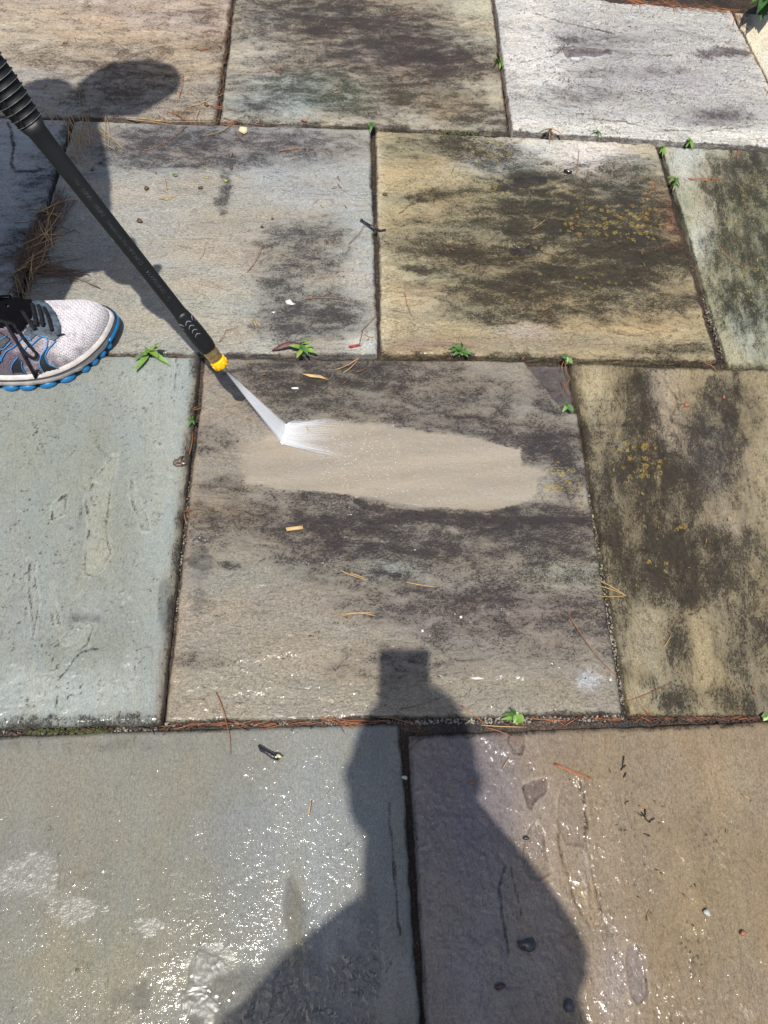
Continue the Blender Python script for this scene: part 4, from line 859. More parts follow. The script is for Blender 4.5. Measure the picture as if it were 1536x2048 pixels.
# washer
J = {}; E_ = []
hN = lpt(T(100) + .0)                                   # sleeve end
gripL = lpt(1.28); gripR = lpt(1.62)
J['pelvis'] = (k3(-.715, .89, .93), .15); J['belly'] = (k3(-.735, .95, 1.10), .175); J['chest'] = (k3(-.745, 1.08, 1.30), .15); J['neck0'] = (k3(-.74, 1.13, 1.42), .07); J['neck'] = (k3(-.69, 1.17, 1.48), .055)
J['hipR'] = (k3(-.69, .86, .84), .105); J['kneeR'] = (k3(-.64, .89, .50), .075); J['calfR'] = (k3(-.675, .895, .32), .066); J['ankR'] = (k3(-.69, .905, .105), .046)
J['hipL'] = (k3(-.80, 1.0, .86), .10); J['kneeL'] = (k3(-.88, 1.10, .48), .064); J['calfL'] = (k3(-.93, 1.12, .32), .060); J['ankL'] = (k3(-.98, 1.13, .105), .046)
J['shR'] = (k3(-.78, .93, 1.37), .062); J['elR'] = (k3(-.87, .88, 1.12), .045)
J['shL'] = (k3(-.80, 1.24, 1.37), .062); J['elL'] = (k3(-.76, 1.30, 1.10), .045)
E_ = [('pelvis', 'belly'), ('belly', 'chest'), ('chest', 'neck0'), ('neck0', 'neck'), ('pelvis', 'hipR'), ('hipR', 'kneeR'), ('kneeR', 'calfR'), ('calfR', 'ankR'), ('pelvis', 'hipL'), ('hipL', 'kneeL'), ('kneeL', 'calfL'), ('calfL', 'ankL'), ('chest', 'shR'), ('shR', 'elR'), ('chest', 'shL'), ('shL', 'elL')]
wr = np.array(gripR) + np.array([-.07, -.02, .05]); hand(J, E_, 'R', wr, np.array(gripR) - wr, (.3, .6, -.4), 1.0, 'elR', .95)
wl = np.array(gripL) + np.array([-.085, .06, .05]); hand(J, E_, 'L', wl, np.array(gripL) - wl, (.5, -.3, -.3), 1.0, 'elL', .95)
zs = 1.0 * KK
def ruleA(c):
    if c.z > .96 * KK:
        if c.z > 1.43 * KK: return 0
        return 1
    if (Vector((c.x, c.y, c.z)) - Vector(gripR)).length < .22 or (Vector((c.x, c.y, c.z)) - Vector(gripL)).length < .22: return 0
    return 2
washer = person('person', k3(-.735, .93, 0), 'person holding the lance, lilac-grey running shoe with blue sole pods at the left edge', J, E_, SHIRTA, k3(-.640, 1.195, 1.575), (.75, .35, -.45), (.080, .098, .118), ruleA)
WL = Vector(k3(-.735, .93, 0))
# gun handle behind the sleeve, held by the washer: part of the lance
m = MB(); m.tube([lpt(T(95)), lpt(1.7)], rT * 1.7, 14); m.tube([lpt(1.66), lpt(1.66) + Vector((-.02, .01, -.11))], [.02, .017], 12)
o = m.build('gun_handle', RUBBER, lance); o.data.transform(Matrix.Translation(-P0))
hs = lpt(1.66) + Vector((-.02, .01, -.11)); m = MB(); m.tube([hs, hs + Vector((-.08, -.02, -.18)), hs + Vector((-.3, -.1, -.38)), hs + Vector((-.55, -.2, -.44)), (-1.6, .3, .012)], .009, 8)
o = m.build('hose', RUBBER, lance); o.data.transform(Matrix.Translation(-P0))

# --- the running shoe
near = [(-.404, .984), (-.4045, .972), (-.407, .954), (-.418, .921), (-.439, .888), (-.462, .866), (-.493, .848), (-.533, .840), (-.584, .839), (-.64, .845), (-.69, .865), (-.712, .90)]
far = [(-.404, .984), (-.408, .998), (-.42, 1.008), (-.44, 1.014), (-.47, 1.012), (-.50, 1.004), (-.54, .994), (-.59, .985), (-.64, .975), (-.68, .96), (-.705, .935), (-.712, .90)]
def smoothpath(P, n):
    P = np.array(P); d = np.r_[0, np.cumsum(np.linalg.norm(np.diff(P, axis=0), axis=1))]; t = np.linspace(0, d[-1], n)
    Q = np.stack([np.interp(t, d, P[:, i]) for i in range(P.shape[1])], -1)
    for _ in range(6): Q[1:-1] = (Q[:-2] + 2 * Q[1:-1] + Q[2:]) / 4
    return Q
loop = np.vstack([smoothpath(near, 60), smoothpath(far, 60)[::-1][1:-1]])        # toe -> near side -> heel -> far side
for _ in range(4): loop = (np.roll(loop, 1, 0) + 2 * loop + np.roll(loop, -1, 0)) / 4
nl = len(loop); cen = loop.mean(0); tang = np.roll(loop, -1, 0) - np.roll(loop, 1, 0); nrm = np.stack([tang[:, 1], -tang[:, 0]], -1); nrm /= np.linalg.norm(nrm, axis=1)[:, None]
if ((loop - cen) * nrm).sum() < 0: nrm = -nrm
s_arc = np.r_[0, np.cumsum(np.linalg.norm(np.diff(loop, axis=0), axis=1))]
def ringpts(off, z):
    z = np.broadcast_to(z, nl); return [k3(p[0] + n_[0] * o_, p[1] + n_[1] * o_, zz) for p, n_, o_, zz in zip(loop, nrm, np.broadcast_to(off, nl), z)]
def loft(rings, name, mat, parent, cap=True, loc=WL):
    m = MB(); V = [p for r_ in rings for p in r_]; Fc = [(i * nl + j, i * nl + (j + 1) % nl, (i + 1) * nl + (j + 1) % nl, (i + 1) * nl + j) for i in range(len(rings) - 1) for j in range(nl)]
    if cap: Fc += [tuple(reversed(range(nl))), tuple((len(rings) - 1) * nl + j for j in range(nl))]
    m.add(V, Fc); o = m.build(name, mat, parent); o.data.transform(Matrix.Translation(-loc)); return o
MESHU, mt_, mb_ = newmat('lilac_mesh_upper')
def shoe_mat():
    N = mt_.nodes; L = mt_.links; geo = N.new('ShaderNodeNewGeometry'); pos = geo.outputs['Position']
    vo = N.new('ShaderNodeTexVoronoi'); vo.inputs['Scale'].default_value = 520; L.new(pos, vo.inputs['Vector'])
    no = N.new('ShaderNodeTexNoise'); no.inputs['Scale'].default_value = 45; no.inputs['Detail'].default_value = 5; L.new(pos, no.inputs['Vector'])
    sp = N.new('ShaderNodeSeparateXYZ'); L.new(pos, sp.inputs[0])
    def M_(op, a, b_=None):
        q = N.new('ShaderNodeMath'); q.operation = op
        for i, x in enumerate((a, b_)):
            if x is None: continue
            if isinstance(x, (int, float)): q.inputs[i].default_value = x
            else: L.new(x, q.inputs[i])
        return q.outputs[0]
    # soaked dirt: the flank nearest the laces is darker purple, the toe box dry and pale
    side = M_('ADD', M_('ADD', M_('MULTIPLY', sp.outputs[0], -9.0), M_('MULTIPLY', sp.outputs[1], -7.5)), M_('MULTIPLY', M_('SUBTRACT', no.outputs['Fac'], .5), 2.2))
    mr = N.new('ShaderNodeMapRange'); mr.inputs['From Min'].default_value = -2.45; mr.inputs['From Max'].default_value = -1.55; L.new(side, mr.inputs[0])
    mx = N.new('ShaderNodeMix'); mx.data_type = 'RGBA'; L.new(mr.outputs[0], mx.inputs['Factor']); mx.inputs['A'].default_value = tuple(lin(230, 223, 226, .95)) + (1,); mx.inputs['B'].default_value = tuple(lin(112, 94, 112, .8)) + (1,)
    m2 = N.new('ShaderNodeMix'); m2.data_type = 'RGBA'; m2.blend_type = 'MULTIPLY'; m2.inputs['Factor'].default_value = 1; L.new(mx.outputs['Result'], m2.inputs['A'])
    r2 = N.new('ShaderNodeMapRange'); r2.inputs['From Min'].default_value = .1; r2.inputs['From Max'].default_value = .6; r2.inputs['To Min'].default_value = 1.15; r2.inputs['To Max'].default_value = .62; L.new(vo.outputs['Distance'], r2.inputs[0])
    L.new(r2.outputs[0], m2.inputs['B']); L.new(m2.outputs['Result'], mb_.inputs['Base Color']); mb_.inputs['Roughness'].default_value = .85; mb_.inputs['Sheen Weight'].default_value = .3
    # woven rows of the engineered mesh
    wv = N.new('ShaderNodeTexWave'); wv.wave_type = 'BANDS'; wv.bands_direction = 'DIAGONAL'; wv.inputs['Scale'].default_value = 95; wv.inputs['Distortion'].default_value = 1.5; wv.inputs['Detail'].default_value = 1; L.new(pos, wv.inputs['Vector'])
    m5 = N.new('ShaderNodeMix'); m5.data_type = 'RGBA'; m5.blend_type = 'MULTIPLY'; m5.inputs['Factor'].default_value = 1; L.new(m2.outputs['Result'], m5.inputs['A'])
    r5 = N.new('ShaderNodeMapRange'); r5.inputs['To Min'].default_value = .80; r5.inputs['To Max'].default_value = 1.08; L.new(wv.outputs['Fac'], r5.inputs[0]); L.new(r5.outputs[0], m5.inputs['B'])
    n6 = N.new('ShaderNodeTexNoise'); n6.inputs['Scale'].default_value = 60; n6.inputs['Detail'].default_value = 6; L.new(pos, n6.inputs['Vector'])
    r6 = N.new('ShaderNodeMapRange'); r6.inputs['From Min'].default_value = .55; r6.inputs['From Max'].default_value = .72; r6.inputs['To Max'].default_value = .45; L.new(n6.outputs['Fac'], r6.inputs[0])
    m6 = N.new('ShaderNodeMix'); m6.data_type = 'RGBA'; L.new(r6.outputs[0], m6.inputs['Factor']); L.new(m5.outputs['Result'], m6.inputs['A']); m6.inputs['B'].default_value = tuple(lin(130, 120, 118, .7)) + (1,)
    L.new(m6.outputs['Result'], mb_.inputs['Base Color'])
    bp = N.new('ShaderNodeBump'); bp.inputs['Distance'].default_value = .0012; bp.invert = True; L.new(vo.outputs['Distance'], bp.inputs['Height']); L.new(bp.outputs[0], mb_.inputs['Normal'])
shoe_mat()
MID = simple('white_midsole', lin(200, 192, 186, .8), .65, .30, 55, bump=.0006); PODB = simple('blue_rubber_pod', lin(18, 112, 168, .8), .35, .2, 40, coat=.4)
BLUEL = simple('blue_trim', lin(28, 130, 196, .85), .5, .1, 60); OVER = simple('black_overlay', (.010, .010, .013), .6, .3, 90, bump=.0003); LACE = simple('charcoal_lace', (.012, .012, .015), .85, .5, 220, bump=.0008, bscale=500, spec=.15)
GREYO = simple('slate_toe_overlay', lin(74, 86, 98, .7), .5, .65, 110, bump=.0008, bscale=260)
# upper: loops shrinking towards the instep ridge
ridge = np.array([(-.455, .965), (-.66, .912)])
def crest(x):  return np.interp(-x, [.404, .415, .44, .47, .50, .53, .56, .60, .66, .71], [.044, .055, .066, .074, .080, .088, .100, .112, .118, .110])
tcl = np.clip(((loop - ridge[0]) @ (ridge[1] - ridge[0])) / ((ridge[1] - ridge[0]) ** 2).sum(), 0, 1); base_c = ridge[0] + tcl[:, None] * (ridge[1] - ridge[0])
rings = []
NR = 16
for i in range(NR + 1):
    a = i / NR * math.pi / 2; sh = math.cos(a) ** .75; hz = math.sin(a) ** .85
    pts = []
    for p, n_, c_ in zip(loop, nrm, base_c):
        e = np.array(p) - n_ * .006; q = c_ + (e - c_) * sh; zc = crest(q[0] * .5 + c_[0] * .5) if i else .03
        pts.append(k3(q[0], q[1], .028 + (zc - .028) * hz - .0018 * hz * max(0, math.sin((q[0] + .2 * q[1]) * 150)) * math.exp(-((q[0] + .49) / .022) ** 2)))
    rings.append(pts)
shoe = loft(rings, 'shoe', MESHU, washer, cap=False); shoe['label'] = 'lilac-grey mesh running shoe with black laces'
zb = .0105 + .0045 * np.abs(np.sin(s_arc / .030 * math.pi))
loft([ringpts(-.012, zb - .002), ringpts(-.0005, zb), ringpts(.002, .018), ringpts(.0015, .026), ringpts(-.002, .033), ringpts(-.008, .036)], 'midsole', MID, shoe)
loft([ringpts(-.010, .0015), ringpts(-.007, .003), ringpts(-.006, .014)], 'outsole', OVER, shoe)
L_in = ringpts(.0018, .0305)
m = MB(); m.tube([L_in[i] for i in list(range(nl)) + [0]], .0010, 5, cap=False); o = m.build('welt_line', OVER, shoe); o.data.transform(Matrix.Translation(-WL))
# pods: photo rows where each blue pod sits
pods = [(-20, 769), (22, 766), (58, 766), (95, 761), (131, 748), (159, 730), (178, 718), (194, 704), (208, 690)]
def bulge(p): return p
for (u, v) in pods:
    g_ = np.array(VG(u, v, .009 * KK))[:2] / KK; i = int(np.argmin(np.linalg.norm(loop - g_, axis=1))); rx_ = .0150 if u < 140 else .0095
    t_ = tang[i] / np.linalg.norm(tang[i]); m = MB(); m.blob(k3(loop[i][0] + nrm[i][0] * -.0045, loop[i][1] + nrm[i][1] * -.0045, .0078), (rx_ * KK,   .0095 * KK, .0078 * KK), 2, 14, 9, .0, math.atan2(t_[1], t_[0]))
    o = m.build('sole_pod', PODB, shoe); o.data.transform(Matrix.Translation(-WL))
m = MB(); idx = [j for j in range(nl) if loop[j][0] > -.428 and (loop[j][1] > .93)]
idx = sorted(idx, key=lambda j: ((j + nl // 2) % nl)); m.tube([k3(loop[j][0] + nrm[j][0] * .0035, loop[j][1] + nrm[j][1] * .0035, .021) for j in idx], .0034, 7); o = m.build('toe_rim', PODB, shoe); o.data.transform(Matrix.Translation(-WL))
# trims are laid onto the finished upper: each survey point is dropped on its surface
from mathutils.bvhtree import BVHTree
bv = BVHTree.FromPolygons([Vector(v.co) + WL for v in shoe.data.vertices], [tuple(p.vertices) for p in shoe.data.polygons])
def onshoe(u, v, lift=.0015):
    g_ = VG(u, v, 0); d_ = (g_ - camp).normalized(); hit, n_, ix, ds = bv.ray_cast(camp, d_)
    if hit is None:
        hit, n_, ix, ds = bv.find_nearest(VG(u, v, .05))
    if n_.dot(d_) > 0: n_ = -n_
    return hit + n_ * lift, n_
def resample(P, step=3.):
    P = np.array(P, float); d = np.r_[0, np.cumsum(np.linalg.norm(np.diff(P, axis=0), axis=1))]; n_ = max(3, int(d[-1] / step)); t = np.linspace(0, d[-1], n_)
    Q = np.stack([np.interp(t, d, P[:, i]) for i in range(2)], -1)
    for _ in range(2): Q[1:-1] = (Q[:-2] + 2 * Q[1:-1] + Q[2:]) / 4
    return Q
def trim(P, r_, name, mat, lift=.0012, flat=1.0):
    pts = [onshoe(u, v, lift)[0] for u, v in resample(P)]; m = MB(); m.tube(pts, r_, 6, flat=flat); o = m.build(name, mat, shoe); o.data.transform(Matrix.Translation(-WL)); return o
def patch(poly, name, mat, lift=.0010, step=2.0):
    P = np.array(poly, float); x0, y0 = P.min(0); x1, y1 = P.max(0); us = np.arange(x0, x1 + step, step); vs = np.arange(y0, y1 + step, step); gu, gv = np.meshgrid(us, vs)
    sd = polysd(gu, gv, poly); idx = {}; V = []; Fc = []
    for i in range(len(vs) - 1):
        for j in range(len(us) - 1):
            if min(sd[i, j], sd[i + 1, j], sd[i, j + 1], sd[i + 1, j + 1]) < -step * .6: continue
            q = []
            for a, b_ in ((i, j), (i, j + 1), (i + 1, j + 1), (i + 1, j)):
                if (a, b_) not in idx: idx[(a, b_)] = len(V); V.append(onshoe(us[b_], vs[a], lift)[0])
                q.append(idx[(a, b_)])
            Fc.append(tuple(reversed(q)))
    o = meshobj(name, V, Fc, mat, shoe); sm = o.modifiers.new('thick', 'SOLIDIFY'); sm.thickness = .001; o.data.transform(Matrix.Translation(-WL)); return o
patch([(-60, 588), (62, 592), (62, 640), (44, 664), (30, 668), (10, 655), (-60, 660)], 'tongue', simple('black_tongue', (.003, .003, .004), .95, .3, 90, bump=.0005, spec=.08), .0040, 3)
patch([(60, 594), (86, 602), (100, 612), (112, 628), (121, 650), (123, 670), (110, 682), (95, 678), (72, 672), (58, 684), (44, 672), (58, 650)], 'eyelet_stay', GREYO, .0016)
patch([(96, 695), (113, 683), (90, 706), (89, 716), (98, 730), (116, 737), (86, 743), (79, 729), (82, 711)], 'overlay', OVER, .0010)
patch([(34, 716), (43, 720), (44, 734), (50, 745), (22, 744), (25, 728)], 'overlay', OVER, .0010)
patch([(-40, 660), (0, 664), (22, 678), (4, 700), (-2, 716), (-40, 720)], 'overlay', OVER, .0010)
for P in ([(112, 682), (95, 700), (89, 713), (96, 728), (116, 736)], [(62, 692), (78, 677), (88, 673), (96, 680), (93, 697), (81, 712), (78, 728), (87, 743)], [(48, 673), (57, 674), (62, 683)], [(-10, 684), (2, 680), (14, 671)], [(-10, 694), (6, 700), (22, 684)],
          [(44, 676), (28, 694), (12, 702), (4, 716), (-3, 727)], [(36, 714), (26, 725), (22, 736), (25, 745)], [(44, 722), (43, 733), (51, 746)], [(-12, 706), (2, 712), (4, 722)], [(62, 688), (50, 696), (46, 704)]):
    trim(P, .00085, 'blue_piping', BLUEL, .0018)
# laces: flat cords over the instep, two loops and a long loose end
for P, w_ in (([(64, 612), (68, 632), (73, 655)], .0030), ([(76, 614), (82, 632), (86, 656)], .0030), ([(88, 618), (98, 640), (104, 664)], .0028), ([(44, 626), (56, 644), (70, 662)], .0034), ([(30, 636), (50, 642), (92, 650)], .0016),
              ([(12, 651), (22, 668), (38, 692), (50, 714), (60, 730), (70, 748), (77, 764)], .0026), ([(26, 651), (38, 668), (56, 690), (74, 708), (72, 716), (62, 714), (50, 706), (36, 690)], .0026), ([(114, 673), (121, 671), (129, 669)], .0012), ([(-20, 600), (20, 598), (50, 596), (71, 590)], .0022), ([(-20, 640), (10, 648), (26, 652)], .0036)):
    trim(P, w_, 'lace', LACE, .0052 if w_ > .002 else .003, .45)
m = MB(); m.tube([k3(-.69, .905, .06), k3(-.685, .905, .12), k3(-.70, .90, .16)], [.050 * KK, .044 * KK, .046 * KK], 20); o = m.build('sock', RUBBER, washer); o.data.transform(Matrix.Translation(-WL))
# the washer's other shoe stands further left, out of view
Ls = shoe.copy(); Ls.parent = washer; COL.objects.link(Ls); Ls.location = Vector(k3(-.30, .235, 0)); Ls['label'] = 'left running shoe, out of view'
for ch in list(shoe.children):
    c_ = ch.copy(); COL.objects.link(c_); c_.parent = Ls

# --- photographer
cr = np.array(R[:, 0]); cu_ = np.array(R[:, 1]); cb = np.array(R[:, 2])      # camera right, up, back
ph = empty('smartphone', (0, 0, H)); tag(ph, 'black smartphone held up by the photographer, out of view', 'phone')
def box(c_, ax, hs):
    V = [np.array(c_) + sum(ax[i] * hs[i] * s_[i] for i in range(3)) for s_ in [(a, b_, d_) for a in (-1, 1) for b_ in (-1, 1) for d_ in (-1, 1)]]
    return V, [(0, 1, 3, 2), (4, 6, 7, 5), (0, 4, 5, 1), (2, 3, 7, 6), (0, 2, 6, 4), (1, 5, 7, 3)]
pc = np.array([0, 0, H]) + cb * .0085 - cu_ * .062 - cr * .0150
m = MB(); m.add(*box(pc, (cr, cu_, cb), (.0345, .078, .0042))); o = m.build('phone_body', BLACKP, ph, False); b2 = o.modifiers.new('b', 'BEVEL'); b2.width = .003; b2.segments = 3; o.data.transform(Matrix.Translation((0, 0, -H)))
m = MB(); m.add(*box(pc + cb * .0045, (cr, cu_, cb), (.0320, .075, .0004))); o = m.build('phone_screen', simple('dark_screen', (.01, .01, .012), .08, .05, 10), ph, False); o.data.transform(Matrix.Translation((0, 0, -H)))
def SH(u, v, h): g_ = G(u, v); return (g_[0] - .1005 * h, g_[1] - .3196 * h, h)
J = {}; E_ = []
J['pelvis'] = SH(780, 2280, .90), .17; J['belly'] = (SH(830, 2280, 1.04), .21); J['chest'] = (SH(870, 2180, 1.22), .16); J['neck0'] = (SH(895, 1865, 1.36), .124); J['neck'] = (SH(848, 1700, 1.43), .084); J['neck1'] = (SH(876, 1785, 1.40), .102); J['neck2'] = (SH(832, 1590, 1.48), .07)
px_, py_ = J['pelvis'][0][0], J['pelvis'][0][1]
for s_, q in ((-1, 'L'), (1, 'R')):
    J['hip' + q] = ((px_ + .09 * s_, py_, .84), .10); J['knee' + q] = ((px_ + .11 * s_, py_ + .02, .46), .066); J['calf' + q] = ((px_ + .115 * s_, py_ - .015, .30), .06); J['ank' + q] = ((px_ + .12 * s_, py_ - .02, .09), .045)
    E_ += [('pelvis', 'hip' + q), ('hip' + q, 'knee' + q), ('knee' + q, 'calf' + q), ('calf' + q, 'ank' + q)]
J['shL'] = (SH(590, 2085, 1.30), .066); J['elL'] = (SH(485, 2150, 1.02), .062); J['shR'] = (SH(1030, 1870, 1.32), .070); J['elR'] = (SH(1090, 1940, 1.03), .062)
E_ += [('pelvis', 'belly'), ('belly', 'chest'), ('chest', 'neck0'), ('neck0', 'neck1'), ('neck1', 'neck'), ('neck', 'neck2'), ('chest', 'shL'), ('shL', 'elL'), ('chest', 'shR'), ('shR', 'elR')]
hR = pc + cr * .045 - cu_ * .055 + cb * .012; wrR = hR - cu_ * .055 + cb * .035 + cr * .018
hL = pc - cr * .045 - cu_ * .055 + cb * .012; wrL = np.array(SH(560, 2230, .86)); hL = wrL + np.array([.02, .10, -.02])
J['faR'] = (lerp(J['elR'][0], tuple(wrR), .45), .056); E_ += [('elR', 'faR')]; J['faL'] = (lerp(J['elL'][0], tuple(wrL), .45), .042); E_ += [('elL', 'faL')]
hand(J, E_, 'R', wrR, hR - wrR, -cb * .2 - cr, .75, 'faR', .88); hand(J, E_, 'L', wrL, hL - wrL, (1, 0, 0), .5, 'faL', .88)
def ruleB(c):
    if c.z > 1.37: return 0
    if c.z < .93: return 2
    if abs(c.x - J['chest'][0][0]) < .30 and c.y < J['chest'][0][1] + .12: return 1
    return 0
HP = SH(826, 1550, 1.52)
photog = person('person', (px_, py_, 0), 'person in blue shirt holding up a phone, casting the long shadow at the bottom', J, E_, SHIRTB, HP, (.08, .85, -.55), (.077, .095, .116), ruleB)
for s_ in (-1, 1):
    m = MB(); a0 = (px_ + .12 * s_, py_)
    V = []; nn_ = 20
    for zz, k_ in ((0, 1), (.03, 1.02), (.055, .9), (.09, .5)):
        for j in range(nn_):
            a = 2 * math.pi * j / nn_; V.append((a0[0] + math.cos(a) * .048 * k_, a0[1] + .05 * min(1, (.12 - zz) * 14) + math.sin(a) * .135 * k_ * (1 - .45 * (zz > .08)), zz + .001))
    m.add(V, [(i * nn_ + j, i * nn_ + (j + 1) % nn_, (i + 1) * nn_ + (j + 1) % nn_, (i + 1) * nn_ + j) for i in range(3) for j in range(nn_)] + [tuple(reversed(range(nn_))), tuple(3 * nn_ + j for j in range(nn_))])
    o = m.build('shoe', OVER, photog); o.data.transform(Matrix.Translation((-px_, -py_, 0)))
# ------------------------------------------------------------------ weeds rooted in the joints
def leafmesh(m, base, dirn, ln, wd, droop=.3, fold=.25, mi=0):
    d = Vector(dirn).normalized(); s = d.cross(Vector((0, 0, 1)))
    if s.length < .1: s = Vector((1, 0, 0))
    s.normalize(); n_ = s.cross(d).normalized(); V = []; k = 6
    for i in range(k + 1):
        t = i / k; w_ = wd * .5 * (math.sin(math.pi * min(1, t * .97 + .03) ** .8) ** .9) + .0002
        c = Vector(base) + d * ln * t + n_ * ln * (.25 * t - droop * t * t)
        V += [c - s * w_ + n_ * w_ * fold, c, c + s * w_ + n_ * w_ * fold]
    F_ = []
    for i in range(k): F_ += [(i * 3, i * 3 + 1, i * 3 + 4, i * 3 + 3), (i * 3 + 1, i * 3 + 2, i * 3 + 5, i * 3 + 4)]
    m.add(V, F_, mi)
def weed(u, v, leaves, label, stems=2, name='weed', mat=LEAF, wd=.28, rise=.012, roots=0, seed=0, group=None):
    """leaves: tips in survey pixels (u, v) with the height of the tip"""
    rr = random.Random(seed + int(u)); b0 = VG(u, v, -.004); e = empty(name, b0); tag(e, label, 'weed', group)
    m = MB(); nodes = []
    for i in range(max(1, stems)):
        tp = Vector((rr.uniform(-.006, .006), rr.uniform(-.006, .006), rise * rr.uniform(.7, 1.3))); m.tube([(0, 0, 0), tp * .5 + Vector((.001, 0, 0)), tp], [.0011, .0009, .0006], 5); nodes.append(tp)
    m.build('stem', STEM, e)
    for i, tp in enumerate(leaves):
        tp = (u + (tp[0] - u) * .9, v + (tp[1] - v) * .9) + tuple(tp[2:]); p = VG(tp[0], tp[1], tp[2] if len(tp) > 2 else .006) - b0; n_ = nodes[i % len(nodes)]; ln = (p - n_).length
        m = MB(); w_ = tp[3] if len(tp) > 3 else ln * wd; leafmesh(m, n_, p - n_, ln, w_, rr.uniform(.1, .35), rr.uniform(.15, .35)); m.build('leaf', mat if rr.random() < .7 else LEAFD, e)
    if roots:
        m = MB()
        for i in range(roots):
            a = rr.uniform(0, 6.28); q = rr.uniform(.005, .018); m.tube([(0, 0, .003), (math.cos(a) * q * .5, math.sin(a) * q * .5, .007), (math.cos(a) * q, math.sin(a) * q, .006)], .0005, 4)
        m.build('dry_stem', ROOT, e)
    return e
weed(301, 712, [(325, 684, .03, .009), (288, 690, .02, .007), (322, 697, .018, .008), (264, 722, .008, .007), (268, 749, .006, .010), (345, 733, .006, .009), (318, 716, .014, .009), (292, 704, .02, .006), (322, 720, .004, .004), (284, 713, .01, .006)], 'bright green weed with long narrow leaves in the joint right of the shoe', 3, roots=5, seed=1)
weed(604, 702, [(574, 693, .012, .008), (596, 692, .016, .009), (614, 672, .03, .006), (624, 690, .014, .007), (637, 708, .006, .009), (618, 710, .012, .008), (592, 718, .006, .007), (620, 700, .012, .008), (630, 686, .02, .005)], 'small bushy weed with brown roots in the joint beside the curled maroon leaf', 3, roots=14, seed=2)
weed(918, 706, [(902, 690, .012, .008), (910, 696, .014, .008), (922, 682, .026, .005), (934, 698, .012, .008), (945, 710, .006, .009), (900, 702, .010, .007), (905, 712, .005, .008), (925, 712, .006, .009), (914, 700, .014, .008), (930, 704, .010, .008), (938, 716, .004, .007), (893, 696, .006, .007)], 'low rosette weed with small rounded leaves under the lichen-spotted slab', 3, mat=LEAFD, roots=5, seed=3)
weed(1131, 722, [(1122, 716, .01, .007), (1138, 712, .012, .006), (1146, 728, .004, .008), (1134, 730, .004, .006), (1118, 708, .006, .003)], 'tiny pale weed at the chipped corner above the brown slab', 2, seed=4)
weed(1132, 816, [(1128, 802, .016, .008), (1146, 826, .004, .009), (1124, 826, .004, .006)], 'tiny two-leaved weed at the foot of the chipped corner', 1, seed=5)
weed(382, 846, [(372, 834, .01, .003), (388, 830, .014, .003), (390, 850, .008, .003), (376, 856, .004, .003), (384, 836, .012, .003)], 'thin grass tuft in the joint right of the pale green-grey slab', 1, mat=LEAFD, seed=6)
weed(1024, 1436, [(1022, 1415, .03, .005), (1052, 1443, .008, .013), (1004, 1428, .010, .005), (998, 1440, .006, .005), (1028, 1448, .010, .006), (1012, 1424, .02, .006), (1040, 1428, .012, .006), (1034, 1452, .004, .007)], 'green weed growing in the wide joint below the central slab', 2, roots=8, seed=7)
weed(1530, 1436, [(1522, 1433, .008, .006), (1540, 1432, .01, .006), (1526, 1442, .004, .007), (1536, 1442, .004, .006)], 'tiny weed in the joint at the right edge', 1, seed=8)
weed(742, 258, [(735, 252, .01, .008), (748, 254, .012, .008), (740, 266, .006, .006)], 'small bright green sprout where three far slabs meet', 1, seed=9)
weed(996, 124, [(992, 106, .03, .004), (990, 114, .02, .004), (1003, 116, .02, .004), (1006, 132, .010, .005), (986, 130, .008, .004), (1000, 138, .004, .006), (988, 122, .014, .004)], 'grassy green tuft in the joint left of the pale lilac-grey slab', 2, roots=6, seed=10)
weed(1095, 269, [(1070, 272, .008, .003), (1080, 264, .012, .003), (1115, 262, .012, .003), (1130, 270, .006, .003), (1100, 290, .004, .002), (1092, 262, .02, .003), (1110, 274, .006, .003)], 'yellowing grass tuft flattened over the joint below the pale slab', 2, mat=ROOT, roots=12, seed=11)
weed(1188, 270, [(1182, 262, .015, .003), (1186, 258, .02, .003), (1198, 276, .006, .003), (1194, 264, .015, .003), (1206, 272, .006, .002)], 'small thin dark green tuft right of the yellowing grass', 1, mat=LEAFD, seed=12)
weed(1379, 288, [(1378, 276, .028, .007), (1386, 296, .006, .008), (1372, 294, .008, .006)], 'upright three-leaved sprout in the far right joint', 1, seed=13)
weed(1322, 300, [(1318, 292, .02, .003), (1326, 293, .02, .003), (1332, 312, .006, .003), (1324, 316, .006, .004), (1318, 310, .008, .003)], 'short grass tuft at the head of the narrow joint beside the green-streaked slab', 1, seed=14)
weed(1344, 366, [(1332, 356, .015, .004), (1340, 352, .02, .004), (1358, 360, .012, .004), (1362, 374, .006, .005), (1346, 382, .004, .004), (1334, 370, .010, .004), (1352, 370, .012, .005)], 'yellow-green grass tuft halfway along the joint beside the green-streaked slab', 2, roots=8, seed=15)
# tall leaves of the corner plant that reach into view
weed(1530, 10, [(1496, 14, .06, .035), (1506, 34, .04, .035), (1520, 44, .03, .030), (1540, 30, .06, .04), (1500, 2, .07, .03), (1534, -10, .09, .04), (1516, 20, .07, .035)], 'broad-leaved dark green plant in the top right corner of the view', 3, name='leafy_plant', mat=SHRUB, seed=16, rise=.04)

